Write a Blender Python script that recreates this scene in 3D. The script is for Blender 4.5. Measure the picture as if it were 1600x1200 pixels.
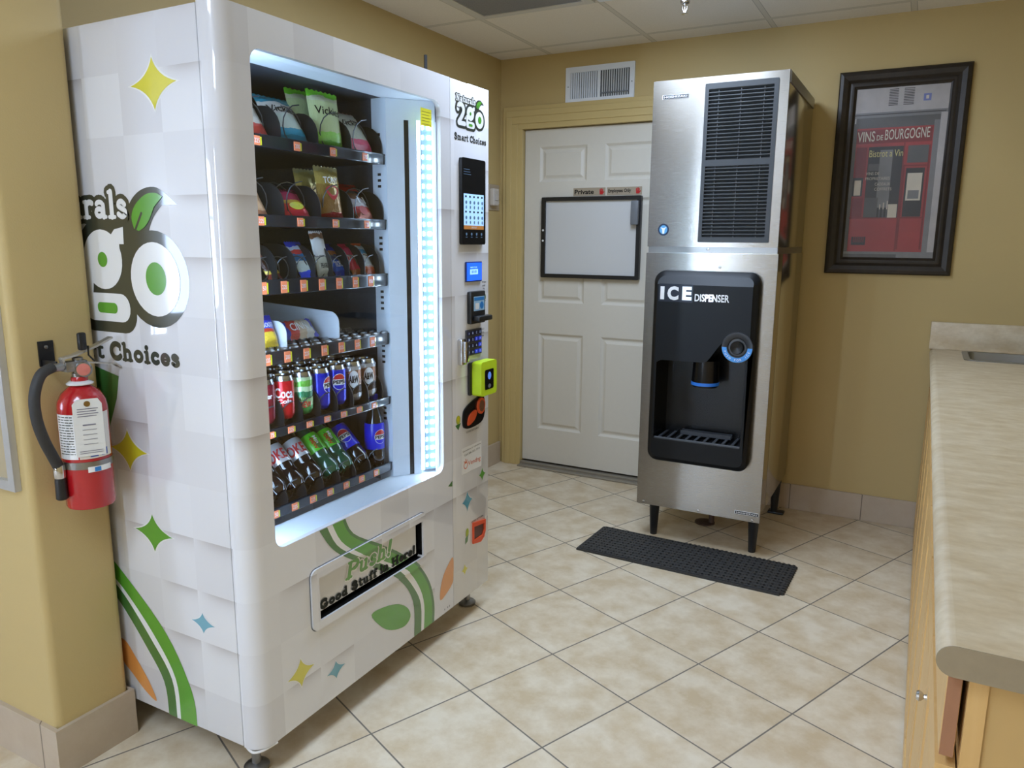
import bpy, bmesh, math, random
from math import sin, cos, pi, radians
from mathutils import Vector, Matrix
from mathutils.geometry import tessellate_polygon

random.seed(7)
scene = bpy.context.scene
for o in list(bpy.data.objects):
    bpy.data.objects.remove(o)
col = scene.collection

# ------------------------------------------------------------------ camera
CAM = Vector((2.300, -4.120, 1.400)); YAW, PITCH, ROLL, FPX = -.4928, -.1872, .0073, 1184.0
f_ = Vector((sin(YAW)*cos(PITCH), cos(YAW)*cos(PITCH), sin(PITCH)))
r0 = Vector((cos(YAW), -sin(YAW), 0)); u0 = r0.cross(f_)
r_ = r0*cos(ROLL)+u0*sin(ROLL); u_ = -r0*sin(ROLL)+u0*cos(ROLL)
cam_d = bpy.data.cameras.new('camera'); cam = bpy.data.objects.new('camera', cam_d); col.objects.link(cam)
cam.matrix_world = Matrix(((r_.x, u_.x, -f_.x, CAM.x), (r_.y, u_.y, -f_.y, CAM.y), (r_.z, u_.z, -f_.z, CAM.z), (0, 0, 0, 1)))
cam_d.sensor_width = 36; cam_d.sensor_fit = 'HORIZONTAL'; cam_d.lens = 36*FPX/1600; cam_d.clip_start = .02
scene.camera = cam

# ------------------------------------------------------------------ view, world, light levels
scene.view_settings.view_transform = 'Standard'; scene.view_settings.look = 'None'
scene.view_settings.gamma = 1; scene.view_settings.use_curve_mapping = False
scene.view_settings.exposure = 0.66
world = bpy.data.worlds.new('world'); scene.world = world; world.use_nodes = True
world.node_tree.nodes['Background'].inputs[0].default_value = (.75, .85, 1, 1)
world.node_tree.nodes['Background'].inputs[1].default_value = .25
E_CEIL = 12.5      # ceiling troffers
E_WIN = 9.0       # daylight windows of the lobby
E_LED = 4.0       # light strip in the machine

# ------------------------------------------------------------------ helpers
def lin(c):
    r = []
    for v in c[:3]:
        v = v/255.0
        r.append(v/12.92 if v <= .04045 else ((v+.055)/1.055)**2.4)
    return (*r, 1)

class NT:
    def __init__(s, name):
        s.m = bpy.data.materials.new(name); s.m.use_nodes = True
        s.t = s.m.node_tree; s.n = s.t.nodes; s.b = s.n['Principled BSDF']; s.out = s.n['Material Output']
    def add(s, typ, **kw):
        n = s.n.new(typ)
        for k, v in kw.items(): setattr(n, k, v)
        return n
    def link(s, a, b): s.t.links.new(a, b)
    def math(s, op, a, b=None, c=None):
        n = s.add('ShaderNodeMath', operation=op)
        for i, v in enumerate((a, b, c)):
            if v is None: continue
            if isinstance(v, (int, float)): n.inputs[i].default_value = v
            else: s.link(v, n.inputs[i])
        return n.outputs[0]
    def mix(s, fac, a, b, blend='MIX'):
        n = s.add('ShaderNodeMix', data_type='RGBA', blend_type=blend)
        for idx, v in ((0, fac), (6, a), (7, b)):
            if isinstance(v, (int, float)): n.inputs[idx].default_value = v
            elif isinstance(v, tuple): n.inputs[idx].default_value = v
            else: s.link(v, n.inputs[idx])
        return n.outputs[2]
    def noise(s, vec, scale, detail=3, rough=.55):
        n = s.add('ShaderNodeTexNoise'); n.inputs['Scale'].default_value = scale
        n.inputs['Detail'].default_value = detail; n.inputs['Roughness'].default_value = rough
        if vec is not None: s.link(vec, n.inputs['Vector'])
        return n.outputs[0]
    def bump(s, h, strength=.1, dist=.002):
        n = s.add('ShaderNodeBump'); n.inputs['Strength'].default_value = strength; n.inputs['Distance'].default_value = dist
        s.link(h, n.inputs['Height']); s.link(n.outputs[0], s.b.inputs['Normal'])
    def pos(s): return s.add('ShaderNodeNewGeometry').outputs['Position']
    def obj(s): return s.add('ShaderNodeTexCoord').outputs['Object']

def mat(name, c, rough=.5, metal=0, var=.06, scale=30, bump=0, coat=0, emit=None, spec=None):
    k = NT(name); c = lin(c)
    nz = k.noise(k.obj(), scale)
    ramp = k.math('MULTIPLY_ADD', nz, 2*var, 1-var)
    sc = k.add('ShaderNodeVectorMath', operation='SCALE'); sc.inputs[0].default_value = c[:3]; k.link(ramp, sc.inputs['Scale'])
    k.link(sc.outputs[0], k.b.inputs['Base Color'])
    k.b.inputs['Roughness'].default_value = rough; k.b.inputs['Metallic'].default_value = metal
    if coat: k.b.inputs['Coat Weight'].default_value = coat; k.b.inputs['Coat Roughness'].default_value = .04; k.b.inputs['Coat IOR'].default_value = 1.7 if coat >= 1 else 1.5
    if spec is not None: k.b.inputs['Specular IOR Level'].default_value = spec
    if bump: k.bump(nz, bump)
    if emit: k.b.inputs['Emission Color'].default_value = c; k.b.inputs['Emission Strength'].default_value = emit
    return k.m

def emis(name, c, s):
    k = NT(name); k.b.inputs['Base Color'].default_value = (.8, .8, .8, 1)
    nz = k.noise(k.obj(), 3); v = k.math('MULTIPLY_ADD', nz, .1*s, .95*s)
    k.b.inputs['Emission Color'].default_value = lin(c); k.link(v, k.b.inputs['Emission Strength'])
    return k.m

class M:
    def __init__(s): s.v = []; s.f = []; s.mi = []; s.lay = 0
    def off(s): s.lay += 1; return (s.lay % 24)*5e-6
    def add(s, vs, fs, mi=0):
        b = len(s.v); s.v += [tuple(x) for x in vs]
        for f in fs: s.f.append(tuple(i+b for i in f)); s.mi.append(mi)
        return s
    def box(s, x0, x1, y0, y1, z0, z1, bev=0, seg=2, mi=0):
        if x0 > x1: x0, x1 = x1, x0
        if y0 > y1: y0, y1 = y1, y0
        if z0 > z1: z0, z1 = z1, z0
        vs = [(x0,y0,z0),(x1,y0,z0),(x1,y1,z0),(x0,y1,z0),(x0,y0,z1),(x1,y0,z1),(x1,y1,z1),(x0,y1,z1)]
        fs = [(0,3,2,1),(4,5,6,7),(0,1,5,4),(1,2,6,5),(2,3,7,6),(3,0,4,7)]
        if bev:
            bm = bmesh.new(); V = [bm.verts.new(v) for v in vs]
            for f in fs: bm.faces.new([V[i] for i in f])
            bmesh.ops.bevel(bm, geom=bm.edges[:], offset=bev, segments=seg, profile=.5, affect='EDGES', clamp_overlap=True)
            bm.verts.index_update(); vs = [v.co[:] for v in bm.verts]; fs = [tuple(v.index for v in f.verts) for f in bm.faces]; bm.free()
        return s.add(vs, fs, mi)
    def poly(s, loops, mp, d=0.0, mi=0):
        tri = tessellate_polygon([[Vector((a, b, 0)) for a, b in L] for L in loops])
        flat = [p for L in loops for p in L]; d = d+s.off()
        return s.add([mp(a, b, d) for a, b in flat], tri, mi)
    def cols(s, mp, x0, x1, lo, hi, d, mi=0, n=14):
        vs = []
        for i in range(n+1):
            u = x0+(x1-x0)*i/n; vs += [mp(u, lo(u), d), mp(u, hi(u), d)]
        return s.add(vs, [(2*i, 2*i+2, 2*i+3, 2*i+1) for i in range(n)], mi)
    def badge(s, mp, cx, cz, rx, rz, d, mi=0, k0=-1.0, k1=1.0):
        # ellipse (or the band of it between k0 and k1 of its height) that follows a curved surface
        e = lambda u: rz*math.sqrt(max(0.0, 1-((u-cx)/rx)**2))
        c = lambda v: max(k0*rz, min(k1*rz, v))
        return s.cols(mp, cx-rx, cx+rx, lambda u: cz+c(-e(u)), lambda u: cz+c(e(u)), d, mi, 16)
    def prism(s, loops, mp, d0, d1, mi=0, back=True):
        s.poly(loops, mp, d1, mi)
        if back: s.poly(loops, mp, d0, mi)
        for L in loops:
            n = len(L); vs = [mp(a, b, d0) for a, b in L]+[mp(a, b, d1) for a, b in L]
            s.add(vs, [(i, (i+1) % n, n+(i+1) % n, n+i) for i in range(n)], mi)
        return s
    def lathe(s, prof, c=(0,0,0), axis=(0,0,1), n=24, mi=0, ref=None, mis=None):
        a = Vector(axis).normalized(); h = Vector((1,0,0)) if abs(a.x) < .9 else Vector((0,1,0))
        if ref: h = Vector(ref)
        e1 = (h-a*h.dot(a)).normalized(); e2 = a.cross(e1); c = Vector(c)
        vs = []
        for r, z in prof:
            for i in range(n):
                t = 2*pi*i/n; vs.append(c+a*z+(e1*cos(t)+e2*sin(t))*max(r, 1e-5))
        for j in range(len(prof)-1):
            fs = [(j*n+i, j*n+(i+1) % n, (j+1)*n+(i+1) % n, (j+1)*n+i) for i in range(n)]
            if j == 0: s.add(vs, fs, mis[j] if mis else mi); base = len(s.v)-len(vs)
            else:
                for f in fs: s.f.append(tuple(q+base for q in f)); s.mi.append(mis[j] if mis else mi)
        for ring, z in ((0, prof[0]), (len(prof)-1, prof[-1])):
            if z[0] > 1e-4: s.f.append(tuple(base+ring*n+i for i in range(n))); s.mi.append(mis[min(ring, len(mis)-1)] if mis else mi)
        return s
    def tube(s, pts, r, n=8, mi=0, closed=False):
        pts = [Vector(p) for p in pts]; m = len(pts); vs = []
        up = None
        for i, p in enumerate(pts):
            a = pts[(i+1) % m] if (closed or i < m-1) else p; b = pts[i-1] if (closed or i > 0) else p
            t = (a-b).normalized()
            if up is None: up = Vector((0,0,1)) if abs(t.z) < .9 else Vector((1,0,0))
            e1 = (up-t*up.dot(t))
            if e1.length < 1e-4: e1 = t.orthogonal()
            e1.normalize(); e2 = t.cross(e1); up = e1
            rr = r[i] if isinstance(r, (list, tuple)) else r
            for k in range(n): vs.append(p+(e1*cos(2*pi*k/n)+e2*sin(2*pi*k/n))*rr)
        fs = [(i*n+k, i*n+(k+1) % n, ((i+1) % m)*n+(k+1) % n, ((i+1) % m)*n+k) for i in range(m if closed else m-1) for k in range(n)]
        if not closed: fs += [tuple(range(n)), tuple(range((m-1)*n, m*n))]
        return s.add(vs, fs, mi)
    def stroke(s, pts, w, mp, d=0.0, mi=0, round_=True):
        # flat ribbon with round joints
        h = w/2
        for i in range(len(pts)-1):
            dd = d+s.off()
            (ax, ay), (bx, by) = pts[i], pts[i+1]; L = math.hypot(bx-ax, by-ay)
            if L < 1e-7: continue
            nx, ny = -(by-ay)/L*h, (bx-ax)/L*h
            s.add([mp(ax+nx, ay+ny, dd), mp(ax-nx, ay-ny, dd), mp(bx-nx, by-ny, dd), mp(bx+nx, by+ny, dd)], [(0,1,2,3)], mi)
        if round_:
            for (x, y) in pts:
                dd = d+s.off()
                s.add([mp(x+h*cos(2*pi*k/10), y+h*sin(2*pi*k/10), dd) for k in range(10)], [tuple(range(10))], mi)
        return s
    def build(s, name, mats, parent=None, smooth=None, xf=None):
        me = bpy.data.meshes.new(name)
        off = Vector((0,0,0))
        vs = [Vector(v) for v in s.v]
        if xf is not None: vs = [xf @ v for v in vs]
        if parent is not None: off = ORI[parent.name]
        elif vs:
            lo = [min(v[i] for v in vs) for i in range(3)]; hi = [max(v[i] for v in vs) for i in range(3)]
            off = Vector(((lo[0]+hi[0])/2, (lo[1]+hi[1])/2, lo[2]))
        me.from_pydata([v-off for v in vs], [], s.f)
        if not isinstance(mats, (list, tuple)): mats = [mats]
        for m_ in mats: me.materials.append(m_)
        me.polygons.foreach_set('material_index', s.mi)
        me.validate(clean_customdata=False)
        bm = bmesh.new(); bm.from_mesh(me); bmesh.ops.recalc_face_normals(bm, faces=bm.faces[:]); bm.to_mesh(me); bm.free()
        if smooth:
            me.polygons.foreach_set('use_smooth', [True]*len(me.polygons)); me.set_sharp_from_angle(angle=radians(smooth))
        o = bpy.data.objects.new(name, me); col.objects.link(o)
        if parent is not None: o.parent = parent; ORI[o.name] = ORI[parent.name]
        else: o.location = off; ORI[o.name] = off
        return o
ORI = {}

def tag(o, label, cat, group=None, kind=None):
    o['label'] = label; o['category'] = cat
    if group: o['group'] = group
    if kind: o['kind'] = kind
    return o
def thing(name, loc, label, cat, group=None):
    o = bpy.data.objects.new(name, None); o.empty_display_size = .05; col.objects.link(o)
    o.location = loc; ORI[o.name] = Vector(loc)
    return tag(o, label, cat, group)
def struct(o): o['kind'] = 'structure'; return o
def copy_tree(o, parent=None):
    c = o.copy(); col.objects.link(c)
    if parent is not None: c.parent = parent
    for ch in list(o.children): copy_tree(ch, c)
    return c
def smooth_loop(pts, k=5):
    n = len(pts); out = []
    for i in range(n):
        p0, p1, p2, p3 = pts[i-1], pts[i], pts[(i+1) % n], pts[(i+2) % n]
        for j in range(k):
            t = j/k
            out.append(tuple(.5*((2*p1[a])+(-p0[a]+p2[a])*t+(2*p0[a]-5*p1[a]+4*p2[a]-p3[a])*t*t+(-p0[a]+3*p1[a]-3*p2[a]+p3[a])*t**3) for a in (0, 1)))
    return out
def smooth_line(pts, k=5):
    out = []; n = len(pts)
    for i in range(n-1):
        p0, p1, p2, p3 = pts[max(i-1, 0)], pts[i], pts[i+1], pts[min(i+2, n-1)]
        for j in range(k):
            t = j/k
            out.append(tuple(.5*((2*p1[a])+(-p0[a]+p2[a])*t+(2*p0[a]-5*p1[a]+4*p2[a]-p3[a])*t*t+(-p0[a]+3*p1[a]-3*p2[a]+p3[a])*t**3) for a in range(len(p1))))
    out.append(tuple(pts[-1])); return out
def ell(cx, cy, rx, ry, n=32, a0=0): return [(cx+rx*cos(2*pi*i/n+a0), cy+ry*sin(2*pi*i/n+a0)) for i in range(n)]
def arc(cx, cy, rx, ry, a0, a1, n=10): return [(cx+rx*cos(radians(a0+(a1-a0)*i/n)), cy+ry*sin(radians(a0+(a1-a0)*i/n))) for i in range(n+1)]
def rrect(x0, x1, y0, y1, r, n=5):
    if x0 > x1: x0, x1 = x1, x0
    if y0 > y1: y0, y1 = y1, y0
    return (arc(x1-r, y1-r, r, r, 0, 90, n)+arc(x0+r, y1-r, r, r, 90, 180, n)+arc(x0+r, y0+r, r, r, 180, 270, n)+arc(x1-r, y0+r, r, r, 270, 360, n))
def rect(x0, x1, y0, y1): return [(x0,y0),(x1,y0),(x1,y1),(x0,y1)]
def star(cx, cy, w, h, k=8):
    tips = [(cx+w, cy), (cx, cy+h), (cx-w, cy), (cx, cy-h)]; out = []
    for i in range(4):
        a, b = tips[i], tips[(i+1) % 4]; c = (cx+((a[0]+b[0])/2-cx)*.42, cy+((a[1]+b[1])/2-cy)*.42)
        for j in range(k):
            t = j/k; out.append(tuple((1-t)**2*a[q]+2*t*(1-t)*c[q]+t*t*b[q] for q in (0, 1)))
    return out

# heavy serif lettering made of strokes: cap height 1, x height .68
def _glyphs():
    S = .13
    def sf(x, y, l=.13): return ([(x-l, y), (x+l, y)], .7)
    g = {}
    g['N'] = ([([(.15,.06),(.15,.94)],1), ([(.15,.94),(.6,.06)],1.2), ([(.6,.06),(.6,.94)],.9), sf(.15,.05), sf(.13,.95), sf(.6,.95)], .82)
    g['a'] = ([(ell(.24,.22,.14,.14,10)+[(.38,.22)],.95), ([(.42,.06),(.42,.5)],1.05), (arc(.27,.47,.15,.14,10,150,6),.9), ([(.42,.06),(.52,.06)],.7)], .6)
    g['t'] = ([([(.2,.85),(.2,.14)],1.1), ([(.07,.62),(.38,.62)],.7), (arc(.31,.15,.11,.1,180,330,5),.8)], .44)
    g['u'] = ([([(.15,.6),(.15,.22)],1.1), (arc(.28,.2,.13,.14,180,350,6),1), ([(.43,.6),(.43,.07)],1.1), sf(.11,.62,.06), sf(.39,.62,.06), sf(.48,.05,.06)], .62)
    g['r'] = ([([(.16,.06),(.16,.6)],1.1), (arc(.32,.45,.15,.16,170,50,5),1.05), sf(.16,.05,.12), sf(.11,.62,.05)], .47)
    g['l'] = ([([(.17,.06),(.17,.97)],1.15), sf(.17,.05,.12), sf(.12,.96,.05)], .34)
    g['s'] = ([(smooth_line([(.37,.5),(.26,.61),(.14,.56),(.13,.44),(.26,.35),(.38,.26),(.37,.13),(.24,.06),(.1,.15)],3),1)], .5)
    g['S'] = ([(smooth_line([(.5,.74),(.36,.93),(.18,.86),(.15,.68),(.34,.52),(.53,.38),(.5,.15),(.32,.06),(.12,.24)],3),1.25)], .68)
    g['m'] = ([([(.14,.06),(.14,.6)],1.05), (arc(.27,.44,.13,.17,180,10,7),.95), ([(.41,.44),(.41,.06)],1.05), (arc(.54,.44,.13,.17,180,10,7),.95), ([(.68,.44),(.68,.06)],1.05), sf(.14,.05,.09), sf(.41,.05,.09), sf(.68,.05,.09), sf(.1,.62,.05)], .86)
    g['n'] = ([([(.14,.06),(.14,.6)],1.05), (arc(.28,.42,.14,.18,180,10,7),1), ([(.42,.44),(.42,.06)],1.1), sf(.14,.05,.1), sf(.42,.05,.1), sf(.1,.62,.05)], .6)
    g['h'] = ([([(.14,.06),(.14,.96)],1.1), (arc(.28,.42,.14,.18,180,10,7),1), ([(.42,.44),(.42,.06)],1.1), sf(.14,.05,.1), sf(.42,.05,.1), sf(.1,.96,.05)], .6)
    g['C'] = ([(arc(.4,.5,.28,.42,50,320,14),1.3), ([(.6,.6),(.6,.92)],.7)], .72)
    g['G'] = ([(arc(.4,.5,.28,.42,50,330,14),1.3), ([(.6,.62),(.6,.92)],.7), ([(.6,.12),(.6,.42)],1.1), sf(.56,.42,.14)], .8)
    g['c'] = ([(arc(.28,.33,.17,.25,50,315,10),1.15), ([(.4,.46),(.4,.58)],.6)], .5)
    g['o'] = ([(ell(.28,.33,.18,.25,16)+[(.46,.33)],1.1)], .57)
    g['i'] = ([([(.17,.06),(.17,.6)],1.15), sf(.17,.05,.12), sf(.12,.62,.05), ([(.17,.88),(.171,.88)],1.3)], .34)
    g['e'] = ([(arc(.28,.33,.17,.25,0,315,12),1.1), ([(.12,.33),(.44,.33)],.6)], .54)
    g['d'] = ([(ell(.26,.32,.15,.24,14)+[(.41,.32)],1.05), ([(.43,.06),(.43,.96)],1.1), sf(.38,.96,.05), sf(.48,.05,.05)], .61)
    g['f'] = ([([(.19,.06),(.19,.75)],1.1), (arc(.31,.78,.12,.15,180,40,5),1), ([(.06,.62),(.34,.62)],.7), sf(.19,.05,.12)], .42)
    g['P'] = ([([(.18,.06),(.18,.94)],1.3), ([(.18,.93),(.42,.93)],.7), (arc(.42,.7,.2,.22,90,-90,8),1.1), ([(.42,.48),(.18,.48)],.7), sf(.18,.05,.15), sf(.12,.95,.06)], .7)
    g['H'] = ([([(.17,.06),(.17,.94)],1.2), ([(.62,.06),(.62,.94)],1.2), ([(.17,.5),(.62,.5)],.7), sf(.17,.05), sf(.17,.95), sf(.62,.05), sf(.62,.95)], .82)
    g['!'] = ([([(.18,.94),(.16,.36)],1.35), ([(.15,.09),(.151,.09)],1.3)], .34)
    g[' '] = ([], .32)
    return g
GL = _glyphs()
def letters(m, text, x0, x1, z0, cap, mp, d, mi=0, grow=0.0, w=.24, shear=0.0, rise=0.0):
    tot = sum(GL[c][1] for c in text); sx = (x1-x0)/tot; cx = 0
    for c in text:
        st, adv = GL[c]
        for pts, wf in st:
            P = [(x0+(cx+px_)*sx+shear*pz*cap, z0+pz*cap+rise*(cx+px_)*sx) for px_, pz in pts]
            m.stroke(P, w*wf*(cap+sx)/2*1.0+grow, mp, d, mi)
        cx += adv

_tc = {}
def font_geo(text, off=.0):
    k = (text, off)
    if k not in _tc:
        cu = bpy.data.curves.new('t', 'FONT'); cu.body = text; cu.size = 1; cu.offset = off; cu.resolution_u = 3
        ob = bpy.data.objects.new('t', cu); col.objects.link(ob)
        dg = bpy.context.evaluated_depsgraph_get(); me = ob.evaluated_get(dg).to_mesh()
        _tc[k] = ([(v.co.x, v.co.y) for v in me.vertices], [tuple(p.vertices) for p in me.polygons])
        ob.evaluated_get(dg).to_mesh_clear(); bpy.data.objects.remove(ob); bpy.data.curves.remove(cu)
    return _tc[k]
def text(m, s, x0, x1, z0, z1, mp, d, mi=0, off=.02, rot=0):
    vs, fs = font_geo(s, off)
    ax, bx = min(v[0] for v in vs), max(v[0] for v in vs); ay, by = min(v[1] for v in vs), max(v[1] for v in vs)
    V = []
    for a, b in vs:
        u = (a-ax)/(bx-ax); v = (b-ay)/(by-ay)
        V.append(mp(x0+u*(x1-x0), z0+v*(z1-z0)+rot*u*(x1-x0), d))
    m.add(V, fs, mi)
def mapY(y0): return lambda u, v, d: (u, y0-d, v)       # wall facing the viewer (-y)
def mapX(x0): return lambda u, v, d: (x0+d, u, v)       # face looking to +x
def mapZ(z0): return lambda u, v, d: (u, v, z0+d)

# ------------------------------------------------------------------ materials
def wall_mat(name='wall_paint', c=(193,169,115)):
    k = NT(name); p = k.pos()
    a = k.noise(p, 1.2, 2); b = k.noise(p, 260, 2)
    c1 = k.mix(a, lin(tuple(v*.97 for v in c)), lin(tuple(min(255, v*1.03) for v in c)))
    k.link(c1, k.b.inputs['Base Color']); k.b.inputs['Roughness'].default_value = .6
    k.bump(b, .25, .0015); return k.m
m_wall = wall_mat()
m_casing = mat('casing_paint', (200,176,119), .38, var=.03, scale=4)

def floor_mat():
    k = NT('ceramic_floor_tile'); p = k.pos()
    mp = k.add('ShaderNodeMapping'); a = .4036; tx, ty, ts = .9761, -1.8052, .3488
    mp.inputs['Rotation'].default_value = (0, 0, a)
    mp.inputs['Location'].default_value = (-(tx*cos(a)-ty*sin(a)), -(tx*sin(a)+ty*cos(a)), 0)
    k.link(p, mp.inputs['Vector'])
    br = k.add('ShaderNodeTexBrick', offset=0, offset_frequency=1, squash=1)
    br.inputs['Scale'].default_value = 1; br.inputs['Brick Width'].default_value = ts; br.inputs['Row Height'].default_value = ts
    br.inputs['Mortar Size'].default_value = .0028; br.inputs['Mortar Smooth'].default_value = .2; br.inputs['Bias'].default_value = 0
    br.inputs['Color1'].default_value = (0,0,0,1); br.inputs['Color2'].default_value = (1,1,1,1); br.inputs['Mortar'].default_value = (.5,.5,.5,1)
    k.link(mp.outputs[0], br.inputs['Vector'])
    # pattern shifted per tile
    sh = k.add('ShaderNodeVectorMath', operation='SCALE'); k.link(br.outputs['Color'], sh.inputs[0]); sh.inputs['Scale'].default_value = 7
    ad = k.add('ShaderNodeVectorMath', operation='ADD'); k.link(mp.outputs[0], ad.inputs[0]); k.link(sh.outputs[0], ad.inputs[1])
    n1 = k.noise(ad.outputs[0], 9, 6, .62); n2 = k.noise(ad.outputs[0], 34, 4, .6)
    r1 = k.add('ShaderNodeValToRGB'); r1.color_ramp.elements[0].position = .36; r1.color_ramp.elements[1].position = .64
    r1.color_ramp.elements[0].color = lin((202,182,150)); r1.color_ramp.elements[1].color = lin((226,214,192)); k.link(n1, r1.inputs[0])
    c = k.mix(k.math('MULTIPLY', n2, .35), r1.outputs[0], lin((194,170,136)))
    tone = k.mix(.10, c, br.outputs['Color'], 'SOFT_LIGHT')
    c = k.mix(br.outputs['Fac'], tone, lin((118,110,100)))
    k.link(c, k.b.inputs['Base Color'])
    rg = k.math('MULTIPLY_ADD', br.outputs['Fac'], .4, .36); k.link(rg, k.b.inputs['Roughness'])
    inv = k.math('MULTIPLY_ADD', br.outputs['Fac'], -1.0, 1.0); h = k.math('MULTIPLY_ADD', n2, .12, inv); k.bump(h, .35, .002)
    k.b.inputs['Specular IOR Level'].default_value = .4
    return k.m
m_floor = floor_mat()
def base_mat():
    k = NT('baseboard_tile'); p = k.pos()
    sp = k.add('ShaderNodeSeparateXYZ'); k.link(p, sp.inputs[0])
    s = k.math('ADD', sp.outputs[0], sp.outputs[1]); fr = k.math('FRACT', k.math('MULTIPLY_ADD', s, 1/.3488, .935))
    j = k.math('LESS_THAN', fr, .012)
    n1 = k.noise(p, 14, 5, .6)
    c = k.mix(n1, lin((176,156,132)), lin((196,180,160))); c = k.mix(j, c, lin((112,98,84)))
    k.link(c, k.b.inputs['Base Color']); k.b.inputs['Roughness'].default_value = .45; return k.m
m_base = base_mat()

def ceil_mat():
    k = NT('ceiling_tile'); p = k.pos()
    mp = k.add('ShaderNodeMapping'); mp.inputs['Location'].default_value = (-.32+6.1, .17+12.2, 0); k.link(p, mp.inputs['Vector'])
    br = k.add('ShaderNodeTexBrick', offset=0, offset_frequency=1, squash=1)
    br.inputs['Scale'].default_value = 1; br.inputs['Brick Width'].default_value = .61; br.inputs['Row Height'].default_value = .61
    br.inputs['Mortar Size'].default_value = .011; br.inputs['Mortar Smooth'].default_value = 0
    k.link(mp.outputs[0], br.inputs['Vector'])
    n1 = k.noise(p, 180, 3); c = k.mix(n1, lin((222,214,202)), lin((242,236,226)))
    e = k.add('ShaderNodeTexBrick', offset=0, offset_frequency=1, squash=1)
    e.inputs['Scale'].default_value = 1; e.inputs['Brick Width'].default_value = .61; e.inputs['Row Height'].default_value = .61
    e.inputs['Mortar Size'].default_value = .014; e.inputs['Mortar Smooth'].default_value = 0
    k.link(mp.outputs[0], e.inputs['Vector'])
    edge = k.math('SUBTRACT', e.outputs['Fac'], br.outputs['Fac'])
    c = k.mix(br.outputs['Fac'], c, lin((214,208,196))); c = k.mix(k.math('MULTIPLY', edge, .55), c, lin((120,114,104)))
    k.link(c, k.b.inputs['Base Color']); k.b.inputs['Roughness'].default_value = .9; k.bump(n1, .4, .003); return k.m
m_ceil = ceil_mat()

def wrap_mat():
    # printed vinyl wrap of pale embossed squares
    k = NT('printed_vinyl_wrap'); p = k.pos()
    sp = k.add('ShaderNodeSeparateXYZ'); k.link(p, sp.inputs[0])
    u = k.math('MULTIPLY_ADD', k.math('ADD', sp.outputs[0], sp.outputs[1]), 1/.142, 40.3); v = k.math('MULTIPLY_ADD', sp.outputs[2], 1/.142, .45)
    fu, fv = k.math('FRACT', u), k.math('FRACT', v); cu, cv = k.math('FLOOR', u), k.math('FLOOR', v)
    cb = k.add('ShaderNodeCombineXYZ'); k.link(cu, cb.inputs[0]); k.link(cv, cb.inputs[1])
    wn = k.add('ShaderNodeTexWhiteNoise', noise_dimensions='2D'); k.link(cb.outputs[0], wn.inputs['Vector'])
    ws = k.add('ShaderNodeSeparateColor'); k.link(wn.outputs['Color'], ws.inputs[0])
    c = k.mix(ws.outputs[0], lin((214,213,217)), lin((229,229,233)))
    # soft printed edge under some squares
    top = k.math('POWER', fv, 7.0); hx = k.math('MULTIPLY', fu, k.math('SUBTRACT', 1.35, fu))
    on = k.math('GREATER_THAN', ws.outputs[1], .55)
    fac = k.math('MULTIPLY', k.math('MULTIPLY', top, hx), k.math('MULTIPLY', on, 1.15))
    c = k.mix(fac, c, lin((140,126,122)))
    k.link(c, k.b.inputs['Base Color']); k.b.inputs['Roughness'].default_value = .35
    k.b.inputs['Coat Weight'].default_value = 1; k.b.inputs['Coat Roughness'].default_value = .03; k.b.inputs['Coat IOR'].default_value = 1.7
    return k.m
m_wrap = wrap_mat()

def steel_mat(name, c=(150,144,135), rough=.26, an=.8):
    k = NT(name); p = k.pos()
    mp = k.add('ShaderNodeMapping'); mp.inputs['Scale'].default_value = (6, 6, 420); k.link(p, mp.inputs['Vector'])
    n = k.noise(mp.outputs[0], 3, 3)
    k.link(k.mix(n, lin(tuple(v*.93 for v in c)), lin(tuple(min(255,v*1.05) for v in c))), k.b.inputs['Base Color'])
    k.b.inputs['Metallic'].default_value = 1; k.link(k.math('MULTIPLY_ADD', n, .1, rough-.05), k.b.inputs['Roughness'])
    k.b.inputs['Anisotropic'].default_value = an; k.b.inputs['Anisotropic Rotation'].default_value = .25
    tg = k.add('ShaderNodeTangent', direction_type='RADIAL', axis='Z'); k.link(tg.outputs[0], k.b.inputs['Tangent'])
    k.bump(n, .05, .0008); return k.m
m_steel = steel_mat('brushed_stainless_steel')
m_steels = mat('lit_steel_side', (206,202,192), .17, 1, .03, scale=6)  # same steel as the fronts, colour lightened to paint in the sides' reflected light
m_chrome = mat('chrome', (205,205,208), .15, 1, .03)
m_galv = mat('dull_metal', (150,150,150), .35, 1, .08)

def glass_mat(name, tint=(.93,.97,1,1), gloss=.09, rough=.02):
    k = NT(name); tr = k.add('ShaderNodeBsdfTransparent'); gl = k.add('ShaderNodeBsdfGlossy'); gl.inputs['Roughness'].default_value = rough
    nz = k.noise(k.pos(), 2.0); tint2 = tuple(v*.98 for v in tint[:3])+(1,)
    k.link(k.mix(nz, tint, tint2), tr.inputs['Color'])
    fr = k.add('ShaderNodeFresnel'); fr.inputs['IOR'].default_value = 1.4
    mx = k.add('ShaderNodeMixShader'); k.link(k.math('ADD', fr.outputs[0], gloss-.05), mx.inputs[0]); k.link(tr.outputs[0], mx.inputs[1]); k.link(gl.outputs[0], mx.inputs[2])
    k.link(mx.outputs[0], k.out.inputs['Surface']); return k.m
m_glass = glass_mat('clear_window_glass')

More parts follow.
